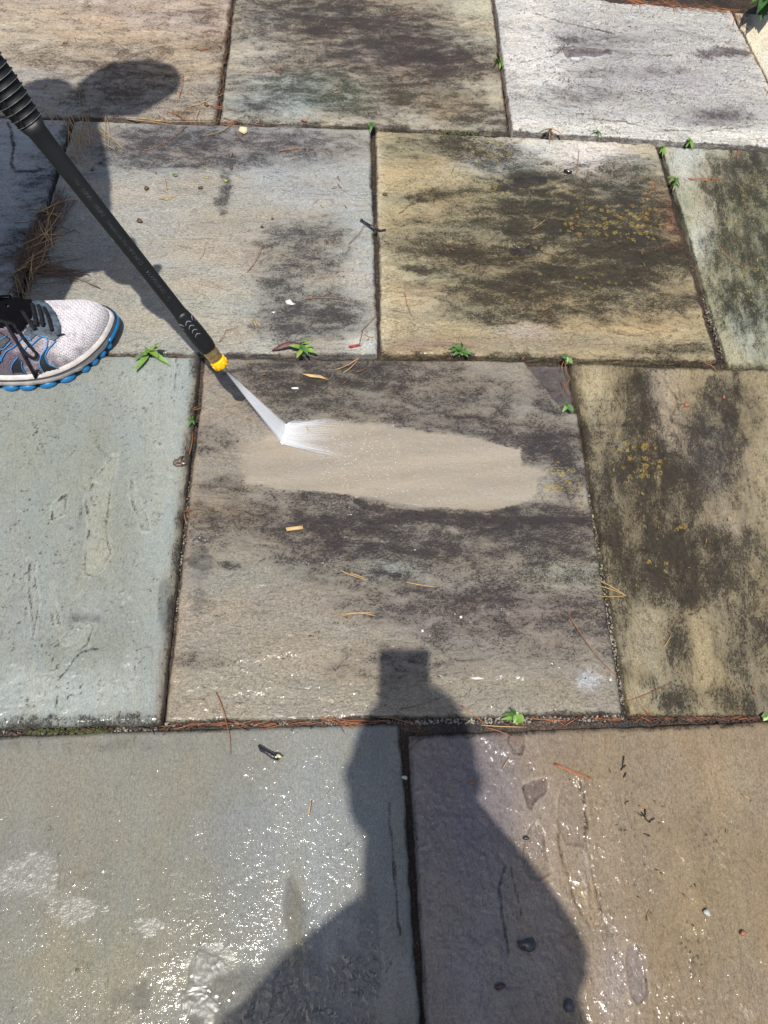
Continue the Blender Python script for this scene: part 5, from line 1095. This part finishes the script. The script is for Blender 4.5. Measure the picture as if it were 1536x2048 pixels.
# ------------------------------------------------------------------ needles, one thing per fallen bundle
def needle(strands, mat, label, r_=.00062, group=None, tip=None, name='pine_needle'):
    m = MB(); c = VG(strands[0][0], strands[0][1], 0)
    for i, s_ in enumerate(strands):
        u0, v0, u1, v1, bd = s_[:5]; z0 = s_[5] if len(s_) > 5 else .0026; z1 = s_[6] if len(s_) > 6 else .0030
        dx, dy = u1 - u0, v1 - v0; L_ = math.hypot(dx, dy) + 1e-6; pts = []
        for k in range(8):
            t = k / 7; q = bd * 4 * t * (1 - t); pts.append(VG(u0 + dx * t - dy / L_ * q, v0 + dy * t + dx / L_ * q, z0 + (z1 - z0) * t + .0028 * math.sin(math.pi * t)) - c)
        m.tube(pts, [r_ * (1.15 - .5 * k / 7) for k in range(8)], 5)
    if tip: m.blob(VG(tip[0], tip[1], .003) - c, (.002, .002, .0015), 3, 7, 5)
    o = m.build(name, mat); o.location = c; tag(o, label, 'pine needle', group); return o
A1 = 'at the beige and tan slab corner'
needle([(372, 252, 291, 301, -6)], ORANGE, 'long orange needle with a dark butt on the grey slab near its top edge', tip=(291, 300))
needle([(345, 222, 410, 258, 3), (341, 224, 396, 250, -2)], ORANGE, 'pair of orange needles crossing the joint ' + A1)
needle([(375, 214, 456, 182, 3)], STRAW, 'straw needle slanting up over the dark joint ' + A1)
needle([(358, 194, 366, 145, 2)], ORANGE, 'upright orange needle left of the beige slab corner')
needle([(375, 178, 410, 209, 1)], STRAW, 'short straw needle falling towards the twig bud on the beige slab')
needle([(415, 210, 470, 222, -2), (420, 212, 462, 219, 2)], ORANGE, 'orange needle pair running right from the small bud on the beige slab')
needle([(464, 248, 404, 271, -5)], STRAW, 'curved straw needle below the joint on the grey slab')
needle([(466, 240, 483, 280, 3), (430, 236, 474, 246, 2)], ORANGE, 'bent orange needles beside the pale flake on the joint')
needle([(440, 248, 510, 250, 2), (447, 236, 530, 251, 1)], ORANGE, 'two long orange needles lying in the top joint of the grey slab')
needle([(399, 219, 388, 246, 1), (388, 222, 372, 222, 0)], STRAW, 'short straw needles bundled left of the dark joint corner')
needle([(250, 235, 330, 243, -2), (252, 238, 344, 250, -1), (300, 241, 430, 243, 1)], STRAW, 'long straw needles along the shaded top joint of the grey slab')
needle([(560, 302, 653, 304, -8), (558, 303, 600, 297, -2)], ORANGE, 'arched orange needle near the top right of the grey slab')
needle([(316, 50, 345, 28, 1)], STRAW, 'short straw needle on the upper part of the beige slab')
needle([(236, 84, 252, 97, 1)], STRAW, 'tiny straw needle above the head shadow on the beige slab')
needle([(388, 93, 422, 97, 1), (394, 98, 414, 98, 0)], ORANGE, 'short orange needle by the upper right edge of the beige slab')
needle([(516, 144, 585, 128, 1), (520, 112, 560, 145, 1), (555, 130, 562, 148, 0)], ORANGE, 'crossed orange needles on the left part of the mottled tan slab')
needle([(716, 102, 738, 107, 1)], ORANGE, 'short orange needle on the black patch of the mottled tan slab')
needle([(668, 186, 683, 182, 0)], STRAW, 'tiny straw needle low on the mottled tan slab')
needle([(640, 238, 660, 243, 0)], STRAW, 'tiny straw needle just above the bottom edge of the mottled tan slab')
needle([(787, 30, 826, 12, 2)], ORANGE, 'orange needle at the top of the mottled tan slab')
needle([(1045, 36, 1062, 38, 1), (1060, 37, 1070, 44, 0)], BROWNN, 'short brown needle near the top of the pale lilac-grey slab')
needle([(1276, 188, 1312, 200, 1)], ORANGE, 'orange needle in the middle of the pale lilac-grey slab')
needle([(1024, 286, 1054, 272, 1)], ORANGE, 'orange needle below the yellowing grass tuft')
needle([(1152, 350, 1158, 300, 1)], ORANGE, 'upright reddish needle on the white-bloomed part of the lichen slab')
needle([(903, 347, 910, 330, 0)], ORANGE, 'short orange needle on the upper left of the lichen slab')
needle([(1298, 388, 1314, 350, 1), (1300, 388, 1305, 372, 0)], ORANGE, 'reddish needle near the top right corner of the lichen slab')
needle([(1066, 457, 1092, 438, 1)], STRAW, 'straw needle on the blackened middle of the lichen slab')
needle([(1376, 357, 1452, 354, 1), (1380, 358, 1440, 361, 1), (1420, 356, 1450, 358, 0)], ORANGE, 'bundle of orange needles on the green-streaked slab')
needle([(1437, 487, 1488, 534, 6)], ORANGE, 'curved reddish needle lower on the green-streaked slab')
needle([(1462, 298, 1478, 306, 1), (1478, 296, 1476, 316, 1), (1478, 308, 1460, 314, 0)], ORANGE, 'small tangle of red-brown needle bits under the top right slab')
needle([(810, 570, 825, 633, 5)], ORANGE, 'long orange needle low on the left side of the lichen slab')
needle([(612, 598, 704, 602, -5)], ORANGE, 'arched orange needle above the dark smudge on the grey slab')
needle([(494, 545, 526, 488, 3)], ORANGE, 'reddish needle in the middle of the grey slab')
needle([(398, 518, 409, 494, 2)], STRAW, 'short straw needle close to the lance tube')
needle([(640, 408, 648, 414, 0)], STRAW, 'tiny straw needle right of centre on the grey slab')
needle([(330, 356, 334, 378, 1), (326, 378, 336, 384, 1)], STRAW, 'short straw needle standing over a brown crumb on the grey slab')
needle([(316, 398, 352, 393, -2), (322, 396, 344, 396, 1)], STRAW, 'small straw and green needle scrap on the grey slab')
needle([(697, 488, 729, 450, 2)], ORANGE, 'orange needle leaning on the black twig')
needle([(722, 662, 755, 625, 1), (725, 662, 718, 690, 0)], ORANGE, 'angled orange needle beside the joint under the grey slab corner')
needle([(730, 668, 746, 674, 1)], STRAW, 'tiny straw needle next to the angled orange one')
needle([(508, 640, 514, 654, 1), (510, 638, 522, 654, 1)], STRAW, 'short straw pair above the lance nozzle')
needle([(438, 684, 452, 660, 1), (452, 660, 476, 652, 1)], ORANGE, 'orange needle just right of the lance collar')
needle([(673, 739, 720, 712, 3), (675, 738, 718, 716, 2), (687, 745, 720, 713, 3)], STRAW, 'fan of three straw needles at the top edge of the central slab')
needle([(710, 745, 735, 736, 0)], ORANGE, 'short orange needle right of the straw fan')
needle([(686, 768, 696, 758, 0)], ORANGE, 'tiny red needle below the straw fan')
needle([(386, 820, 408, 813, 1), (384, 818, 398, 812, 0)], ORANGE, 'orange needle poking over the joint by the pale green-grey slab')
needle([(367, 1024, 400, 1018, -2), (372, 1020, 395, 1030, 1), (368, 1026, 372, 1048, 0)], ORANGE, 'dry orange needle scrap across the left joint of the central slab')
needle([(378, 910, 386, 862, 2)], ORANGE, 'orange needle lying along the left joint above the wet snail-like clump')
needle([(680, 1230, 752, 1232, -5), (684, 1232, 748, 1226, -3)], STRAW, 'arched straw needle pair left of the phone shadow')
needle([(680, 1140, 736, 1160, 2), (700, 1146, 730, 1156, 0)], STRAW, 'thin straw needle left of the small dark pit on the central slab')
needle([(812, 1164, 872, 1174, 1)], STRAW, 'thin straw needle right of the small dark pit on the central slab')
needle([(1134, 1223, 1230, 1350, 6)], ORANGE, 'very long orange needle on the lower right of the central slab')
needle([(1252, 1191, 1190, 1156, 1), (1252, 1191, 1190, 1170, 2), (1252, 1191, 1188, 1190, -3)], STRAW, 'bundle of three straw needles bridging the right joint')
needle([(1250, 1403, 1346, 1362, 4)], ORANGE, 'long orange needle on the brown slab near the bottom joint')
needle([(1286, 1418, 1306, 1428, 1), (1290, 1422, 1300, 1430, 0)], ORANGE, 'small orange scrap at the bottom left of the brown slab')
needle([(1328, 1294, 1342, 1270, 1)], STRAW, 'short yellow needle on the brown slab')
needle([(1504, 1372, 1510, 1388, 1)], ORANGE, 'tiny orange needle near the lower right edge of the brown slab')
needle([(1130, 724, 1140, 758, 2), (1128, 722, 1122, 740, 1), (1140, 758, 1124, 788, 1), (1124, 760, 1142, 790, 1)], ORANGE, 'tangled orange needles lying in the chipped corner', r_=.0008)
needle([(1042, 712, 1050, 720, 0), (1050, 712, 1042, 722, 0)], ORANGE, 'crumpled orange scrap at the left end of the chipped corner')
needle([(1405, 722, 1432, 735, 1), (1420, 728, 1436, 744, 0)], ORANGE, 'orange needle over the joint under the lichen slab corner')
needle([(432, 1384, 460, 1510, -7)], ORANGE, 'very long orange needle crossing the bottom joint left of the shadow')
needle([(800, 1418, 880, 1395, 3)], BROWNN, 'brown needle inside the shadow above the bottom joint')
needle([(780, 1434, 842, 1450, 2), (786, 1433, 842, 1450, 3), (812, 1441, 842, 1450, 1)], BROWNN, 'brown needles gathered where the bottom joints meet')
needle([(922, 1412, 976, 1456, -3), (976, 1456, 1040, 1485, -4)], ORANGE, 'long orange needle bending from the bottom joint onto the wet slab')
needle([(962, 1450, 1052, 1454, 1)], STRAW, 'straight straw needle under the weed in the bottom joint')
needle([(1058, 1436, 1134, 1441, 1), (1066, 1438, 1120, 1440, 0)], ORANGE, 'orange needle in the bottom joint right of the weed')
needle([(1108, 1528, 1182, 1557, 2), (1110, 1527, 1180, 1554, 1)], ORANGE, 'thick red-brown needle on the wet tan slab', r_=.0009)
needle([(1294, 1842, 1300, 1822, 0)], ORANGE, 'tiny orange needle on the wet tan slab')
needle([(1006, 1536, 1018, 1516, 0)], STRAW, 'faint straw needle beside the shadow on the wet slab')
needle([(617, 1630, 622, 1602, 0)], STRAW, 'short yellow needle on the wet grey slab', r_=.0011)
needle([(1484, 1588, 1500, 1597, 1)], STRAW, 'pale bit of straw near the right edge of the wet slab')
needle([(1438, 94, 1480, 60, 4), (1440, 50, 1478, 70, -3), (1466, 44, 1486, 80, 4), (1462, 60, 1470, 20, 2), (1480, 30, 1498, 60, 3), (1470, 78, 1496, 56, 2)], ORANGE, 'loose clump of orange needles on the cream corner slab')

# needle litter that nobody could count
def litter(lst, mat, label, seed, r_=.00055):
    rr = random.Random(seed); m = MB(); c = VG(lst[0][0], lst[0][1], 0)
    for (u0, v0, u1, v1, wd, n_, l0, l1, ang, spread, z) in lst:
        for i in range(n_):
            t = rr.random(); u = u0 + (u1 - u0) * t + rr.gauss(0, wd); v = v0 + (v1 - v0) * t + rr.gauss(0, wd * .6); a = math.radians(ang + rr.gauss(0, spread)); l_ = rr.uniform(l0, l1) * .5; bd = rr.uniform(-.15, .15) * l_
            pts = [VG(u + math.cos(a) * l_ * q - math.sin(a) * bd * (1 - q * q), v + math.sin(a) * l_ * q + math.cos(a) * bd * (1 - q * q), z + .0015 + rr.uniform(0, .0025) * (1 - q * q)) - c for q in (-1, -.4, .3, 1)]
            m.tube(pts, r_ * rr.uniform(.8, 1.2), 4)
    o = m.build('needle_litter', mat); o.location = c; tag(o, label, kind='stuff'); return o
litter([(118, 400, 46, 560, 13, 80, 30, 90, -58, 26, .003), (60, 520, 130, 548, 16, 30, 40, 120, 8, 14, .004), (86, 455, 60, 500, 8, 60, 20, 60, -70, 40, .004)], BROWNN, 'brown needle litter heaped along the shaded joint left of the lance', 1, .0008)
litter([(112, 410, 60, 540, 14, 26, 30, 90, -54, 34, .005)], STRAW, 'paler needles on top of the heap along the shaded joint', 14, .0007)
litter([(110, 235, 210, 260, 18, 16, 40, 90, 50, 25, .003), (140, 265, 170, 320, 12, 14, 40, 90, 75, 16, .003), (30, 540, 60, 600, 14, 8, 30, 70, 60, 30, .003)], STRAW, 'loose shaded needles on the grey slab behind the lance', 2, .0005)
litter([(330, 1450, 800, 1441, 3, 28, 20, 90, -1, 12, -.003), (1060, 1441, 1240, 1438, 3, 8, 16, 50, 0, 20, -.004), (1260, 1437, 1536, 1436, 2, 12, 10, 40, 0, 22, -.005)], ORANGE, 'orange needle litter packed in the bottom joint', 3)
litter([(330, 1450, 800, 1441, 3, 60, 14, 60, -1, 22, -.004), (0, 1466, 320, 1456, 3, 30, 8, 30, 0, 35, -.004), (1260, 1437, 1536, 1436, 2, 110, 8, 40, 0, 24, -.005), (1060, 1441, 1240, 1438, 3, 20, 10, 40, 0, 26, -.005)], simple('rotting_needle', lin(92, 60, 46, .62), .5, .5, 40), 'dark rotting needle litter under the orange needles in the bottom joint', 13)
litter([(463, 0, 436, 235, 2.5, 50, 8, 30, 98, 30, -.005), (983, 0, 1018, 258, 2.0, 34, 8, 24, 82, 22, -.005), (215, 711, 395, 712, 2, 16, 10, 60, 0, 10, -.004)], BROWNN, 'reddish needle litter in the far joints', 4, .0006)
litter([(1260, 0, 1470, 22, 4, 60, 16, 50, 8, 30, .004), (1466, 30, 1540, 200, 4, 20, 8, 24, 60, 30, .003)], ORANGE, 'orange needles along the planting bed edge', 5)
litter([(150, 640, 1440, 1000, 0, 1, 4, 6, 0, 90, .003)] + [(u, v, u + 240, v + 120, 50, 9, 4, 11, 0, 90, .0025) for u, v in ((500, 300), (480, 560), (900, 500), (1280, 480), (520, 760), (1200, 1000), (1230, 1700), (1180, 1560), (650, 60), (150, 60))], ROOT, 'tiny dry scraps scattered over the slabs', 6, .0007)

# ------------------------------------------------------------------ grit in the joints
GRITM = simple('pale_grit', (.20, .18, .15), .6, .7, 260)
def grit(lst, name, label, seed, r0=.0008, r1=.0026, mat=GRITM):
    rr = random.Random(seed); m = MB(); c = VG(lst[0][0], lst[0][1], 0)
    for (u0, v0, u1, v1, wd, n_, z) in lst:
        for i in range(n_):
            t = rr.random(); r_ = r0 + (r1 - r0) * rr.random() ** 2.5; m.blob(VG(u0 + (u1 - u0) * t + rr.uniform(-wd, wd), v0 + (v1 - v0) * t + rr.uniform(-wd, wd) * .6, z) - c, (r_, r_ * rr.uniform(.6, 1), r_ * .7), i, 6, 4, .4, rr.uniform(0, 3))
    o = m.build(name, mat); o.location = c; tag(o, label, kind='stuff'); return o
grit([(815, 1444, 1250, 1436, 9, 420, -.007), (1142, 840, 1250, 1410, 8, 900, -.008), (330, 1448, 800, 1444, 7, 260, -.007), (352, 1250, 385, 940, 5, 120, -.009), (0, 1466, 320, 1458, 6, 120, -.008), (1405, 590, 1448, 715, 6, 120, -.010)], 'joint_grit', 'pale wet grit and sand lying in the joints', 7)
MOSSM = simple('joint_moss', (.045, .055, .014), .85, .5, 200, bump=.001)
grit([(60, 1463, 220, 1460, 9, 150, -.006), (1150, 900, 1215, 1200, 7, 110, -.007), (880, 265, 960, 268, 5, 60, -.004)], 'joint_moss', 'olive moss cushions in the joints', 8, .0015, .004, MOSSM)

# ------------------------------------------------------------------ single small things
def item(name, cat, label, mb, mat, at_, group=None):
    o = mb.build(name, mat); c = VG(*at_, 0); o.data.transform(Matrix.Translation(-c)); o.location = c; tag(o, label, cat, group); return o
m = MB(); m.tube([VG(722, 440, .004), VG(738, 450, .007), VG(754, 460, .007)], [.0022, .0026, .0026], 8); m.tube([VG(752, 458, .006), VG(762, 461, .005), VG(771, 460, .004)], [.0020, .0020, .0026], 8); m.tube([VG(752, 460, .006), VG(753, 452, .010)], [.0018, .0012], 6)
m.blob(VG(723, 440, .005), (.0032, .0030, .003), 2, 8, 6); item('twig', 'twig', 'short wet black twig lying across the joint between two upper slabs', m, WETBLACK, (745, 452))
m = MB()
for i, (u, v) in enumerate([(546, 700), (560, 691), (576, 685), (592, 687), (604, 690)]): pass
pts = [VG(544, 701, .003), VG(556, 696, .006), (VG(572, 690, .009)), VG(588, 688, .008), VG(602, 690, .006), VG(612, 688, .005)]
m.tube(pts, [.001, .0042, .0062, .0055, .0024, .0006], 9, flat=.6)
for i in range(5): m.tube([pts[1] + Vector((.006 * i, .0, .003)), pts[1] + Vector((.006 * i + .002, .004, .004))], .0008, 4)
item('curled_leaf', 'leaf', 'curled maroon leaf lying beside the bushy weed', m, MAROON, (575, 692))
m = MB(); m.tube([VG(517, 1490, .003), VG(524, 1499, .005), VG(534, 1504, .005), VG(546, 1512, .006), (VG(556, 1514, .005))], [.0016, .0034, .0030, .0040, .0050], 8, flat=.7); m.blob(VG(552, 1513, .005), (.0062, .0050, .004), 5, 9, 6, .3, .3)
hull = item('seed_husk', 'seed husk', 'glossy black seed husk with a pale tip on the wet grey slab', m, WETBLACK, (540, 1502))
m = MB(); m.blob(VG(558, 1512, .008) - Vector(hull.location), (.0038, .0026, .0015), 4, 7, 5, .3, -.4); m.build('pale_tip', simple('pale_husk', lin(200, 190, 130, .7), .4, .2, 90), hull)
m = MB()
for i, (u, v, r_) in enumerate([(352, 924, .0060), (360, 920, .0066), (366, 926, .0058), (357, 930, .0052)]): m.blob(VG(u, v, .004), (r_, r_ * .8, r_ * .7), i, 9, 6, .45, i)
item('wet_clump', 'debris', 'glistening brown wet clump at the right edge of the pale green-grey slab', m, simple('wet_clump', lin(96, 80, 62, .7), .2, .6, 300, bump=.002, coat=1), (360, 925))
def pebble(u, v, r_, mat, label, seed, flat=.5, ay=.8, rz=0, name='pebble', cat='pebble', group=None):
    m = MB(); m.blob(VG(u, v, r_ * flat * .7 + .001), (r_, r_ * ay, r_ * flat), seed, 9, 6, .3, rz); return item(name, cat, label, m, mat, (u, v), group)
DARKP = simple('dark_wet_pebble', (.018, .017, .016), .18, .4, 200, bump=.001, coat=.8); REDP = simple('orange_chip', lin(160, 100, 74, .7), .5, .2, 90)
pebble(1055, 1889, .0095, DARKP, 'round dark wet pebble with a dimple in the photographer shadow', 3, .45, .85)
pebble(1000, 1973, .0070, simple('maroon_bark', lin(78, 54, 50, .7), .3, .4, 200), 'flat maroon bark chip inside the shadow', 5, .4, .45, .3, 'bark_chip', 'bark chip')
pebble(1139, 2012, .0075, simple('grey_pebble', lin(84, 84, 88, .7), .3, .3, 200), 'grey oval pebble at the shadow edge near the bottom', 6, .4, .75, 1.2)
pebble(1052, 1676, .0036, DARKP, 'tiny black seed on the rim of a flake scar', 7); pebble(943, 1566, .0034, REDP, 'small orange stone chip inside the shadow', 8)
pebble(1487, 1866, .0040, REDP, 'small orange stone chip near the right edge of the wet slab', 9, .5, .8, .5); pebble(1414, 1826, .0046, simple('white_pebble', (.34, .34, .32), .5, .2, 90), 'small white pebble on the wet tan slab', 10)
pebble(809, 1555, .0040, simple('grey_white_pebble', (.36, .36, .34), .4, .2, 90), 'pale pebble lodged in the joint between the two nearest slabs', 11, .7, .7)
pebble(413, 210, .0052, simple('bud_brown', lin(120, 74, 44, .7), .4, .3, 120), 'small brown bud scale lying above the top joint', 12, .7, .6, -.3, 'bud_scale', 'bud scale')
pebble(608, 242, .0062, simple('bark_red', lin(150, 84, 50, .7), .5, .3, 120), 'reddish brown bud scale near the bottom of the mottled tan slab', 13, .5, .4, -.3, 'bud_scale', 'bud scale')
pebble(131, 87, .0058, CRUMB, 'dark brown crumb on the upper left slab above the lance', 14, .5, .5, 0, 'soil_crumb', 'crumb')
pebble(441, 94, .0052, CRUMB, 'dark crumb beside the far joint of the beige slab', 15, .5, .45, -1.2, 'soil_crumb', 'crumb')
pebble(1136, 343, .0085, WETBLACK, 'glossy black scrap on the lichen-spotted slab', 16, .5, .5, -.3, 'bark_chip', 'bark chip')
pebble(770, 389, .0050, CRUMB, 'brown crumb at the left edge of the lichen-spotted slab', 17, .5, .7, 0, 'soil_crumb', 'crumb')
pebble(1497, 238, .0052, CRUMB, 'brown husk near the right side of the pale lilac-grey slab', 18, .6, .5, -1.0, 'seed_husk', 'seed husk'); pebble(1066, 52, .0050, CRUMB, 'dark flat crumb near the top of the pale lilac-grey slab', 19, .4, .4, 0, 'soil_crumb', 'crumb')
for i, (u, v, r_, d_) in enumerate([(201, 325, .0045, 'where the shadow ends beside the lance'), (185, 338, .0048, 'just inside the shadow beside the lance'), (279, 441, .0062, 'left of centre on the grey slab'), (401, 375, .0048, 'below the arched needle scraps on the grey slab'),
                                  (293, 376, .0056, 'right of the lance on the grey slab'), (463, 335, .0044, 'at the top of the short dark streak'), (524, 454, .0036, 'in the middle of the grey slab'), (545, 437, .0030, 'right of the middle of the grey slab'), (654, 484, .0036, 'near the right side of the grey slab'), (404, 327, .0042, 'above the green leaf scraps')]):
    pebble(u, v, r_, CRUMB if i not in (0, 1, 6) else WETBLACK, 'small dark crumb ' + d_, 20 + i, .5, .7, i, 'soil_crumb', 'crumb', 'crumbs on the grey slab')
for i, (u, v, d_) in enumerate([(350, 350, 'pale green leaf scrap above the straw needle on the grey slab'), (413, 355, 'oval green leaf scrap left of the short dark streak'), (451, 361, 'oval green leaf scrap on the short dark streak'), (408, 338, 'small green leaf scrap below a dark crumb')]):
    pebble(u, v, .0056 if i == 0 else .0044, LEAFD if i in (0, 3) else STEM, d_, 40 + i, .3, .6, -.3, 'leaf_scrap', 'leaf scrap')
def flake(poly, mat, label, name='stone_flake', cat='flake', th=.0016):
    m = MB(); n_ = len(poly); V = [VG(u, v, .0015) for u, v in poly] + [VG(u, v, .0015 + th) for u, v in poly]
    m.add(V, [tuple(range(n_)), tuple(n_ + i for i in range(n_))] + [(i, (i + 1) % n_, n_ + (i + 1) % n_, n_ + i) for i in range(n_)]); u, v = poly[0]; return item(name, cat, label, m, mat, (u, v))
flake([(1456, 162), (1470, 160), (1484, 168), (1482, 174), (1466, 173), (1456, 168)], WHITE, 'white flake on the right of the pale lilac-grey slab')
flake([(1182, 200), (1196, 202), (1216, 210), (1204, 209), (1184, 207)], WHITE, 'narrow bluish white flake left of centre on the pale lilac-grey slab')
flake([(570, 602), (580, 598), (586, 606), (592, 608), (584, 610), (574, 608)], WHITE, 'torn white fleck in the middle of the lower grey slab'); flake([(542, 624), (550, 623), (549, 627)], WHITE, 'tiny white fleck left of the dark smudge')
flake([(602, 747), (618, 748), (640, 750), (661, 761), (640, 756), (620, 754)], TANWOOD, 'pale splinter of wood below the bushy weed', 'wood_splinter', 'splinter')
flake([(571, 1055), (605, 1051), (607, 1058), (574, 1062)], TANWOOD, 'small flat tan piece of wood on the dark band of the central slab', 'wood_chip', 'wood chip')
flake([(480, 253), (494, 254), (495, 264), (488, 268), (477, 262)], simple('cream_flake', lin(222, 208, 170, .75), .6, .15, 90), 'cream crumpled flake by the top joint of the grey slab')
flake([(582, 775), (596, 774), (598, 778), (584, 778)], WHITE, 'small white sliver below the wood splinter'); flake([(938, 1355), (958, 1354), (970, 1358), (950, 1359)], WHITE, 'thin white sliver right of the phone shadow')
flake([(696, 692), (716, 688), (722, 691), (700, 696)], simple('red_scrap', lin(170, 50, 44, .7), .4, .2, 90), 'small red scrap beside the joint under the grey slab', 'red_scrap', 'scrap')
flake([(842, 1260), (846, 1258), (848, 1263), (844, 1265)], WHITE, 'white grain above the phone shadow'); flake([(919, 1232), (924, 1231), (925, 1236), (920, 1237)], WHITE, 'white grain right of and above the phone shadow')
flake([(1218, 1358), (1222, 1356), (1224, 1361), (1219, 1362)], WHITE, 'white grain near the right edge of the central slab')
flake([(1368, 826 - 20), (1376, 824 - 20), (1378, 832 - 20), (1370, 834 - 20)], REDP, 'orange chip on the upper part of the brown slab'); flake([(1446, 790), (1450, 790), (1450, 798), (1446, 797)], REDP, 'second orange chip near the top of the brown slab')
m = MB()
for a_, b_ in (((1283, 1625), (1298, 1645)), ((1290, 1618), (1292, 1640)), ((1298, 1645), (1310, 1636)), ((1284, 1632), (1276, 1626))): m.tube([VG(*a_, .002), VG(*b_, .003)], [.001, .0006], 5)
item('seed_husk', 'seed husk', 'small dark spidery husk on the wet tan slab', m, WETBLACK, (1290, 1630))
m = MB()
for a_, b_ in (((1248, 1512), (1246, 1535)), ((1242, 1540), (1252, 1530)), ((1252, 1546), (1248, 1556)), ((1300, 1672), (1288, 1668))): m.tube([VG(*a_, .002), VG(*b_, .003)], [.001, .0006], 5)
item('seed_husk', 'seed husk', 'thin dark husk below the joint on the tan slab', m, WETBLACK, (1248, 1530))
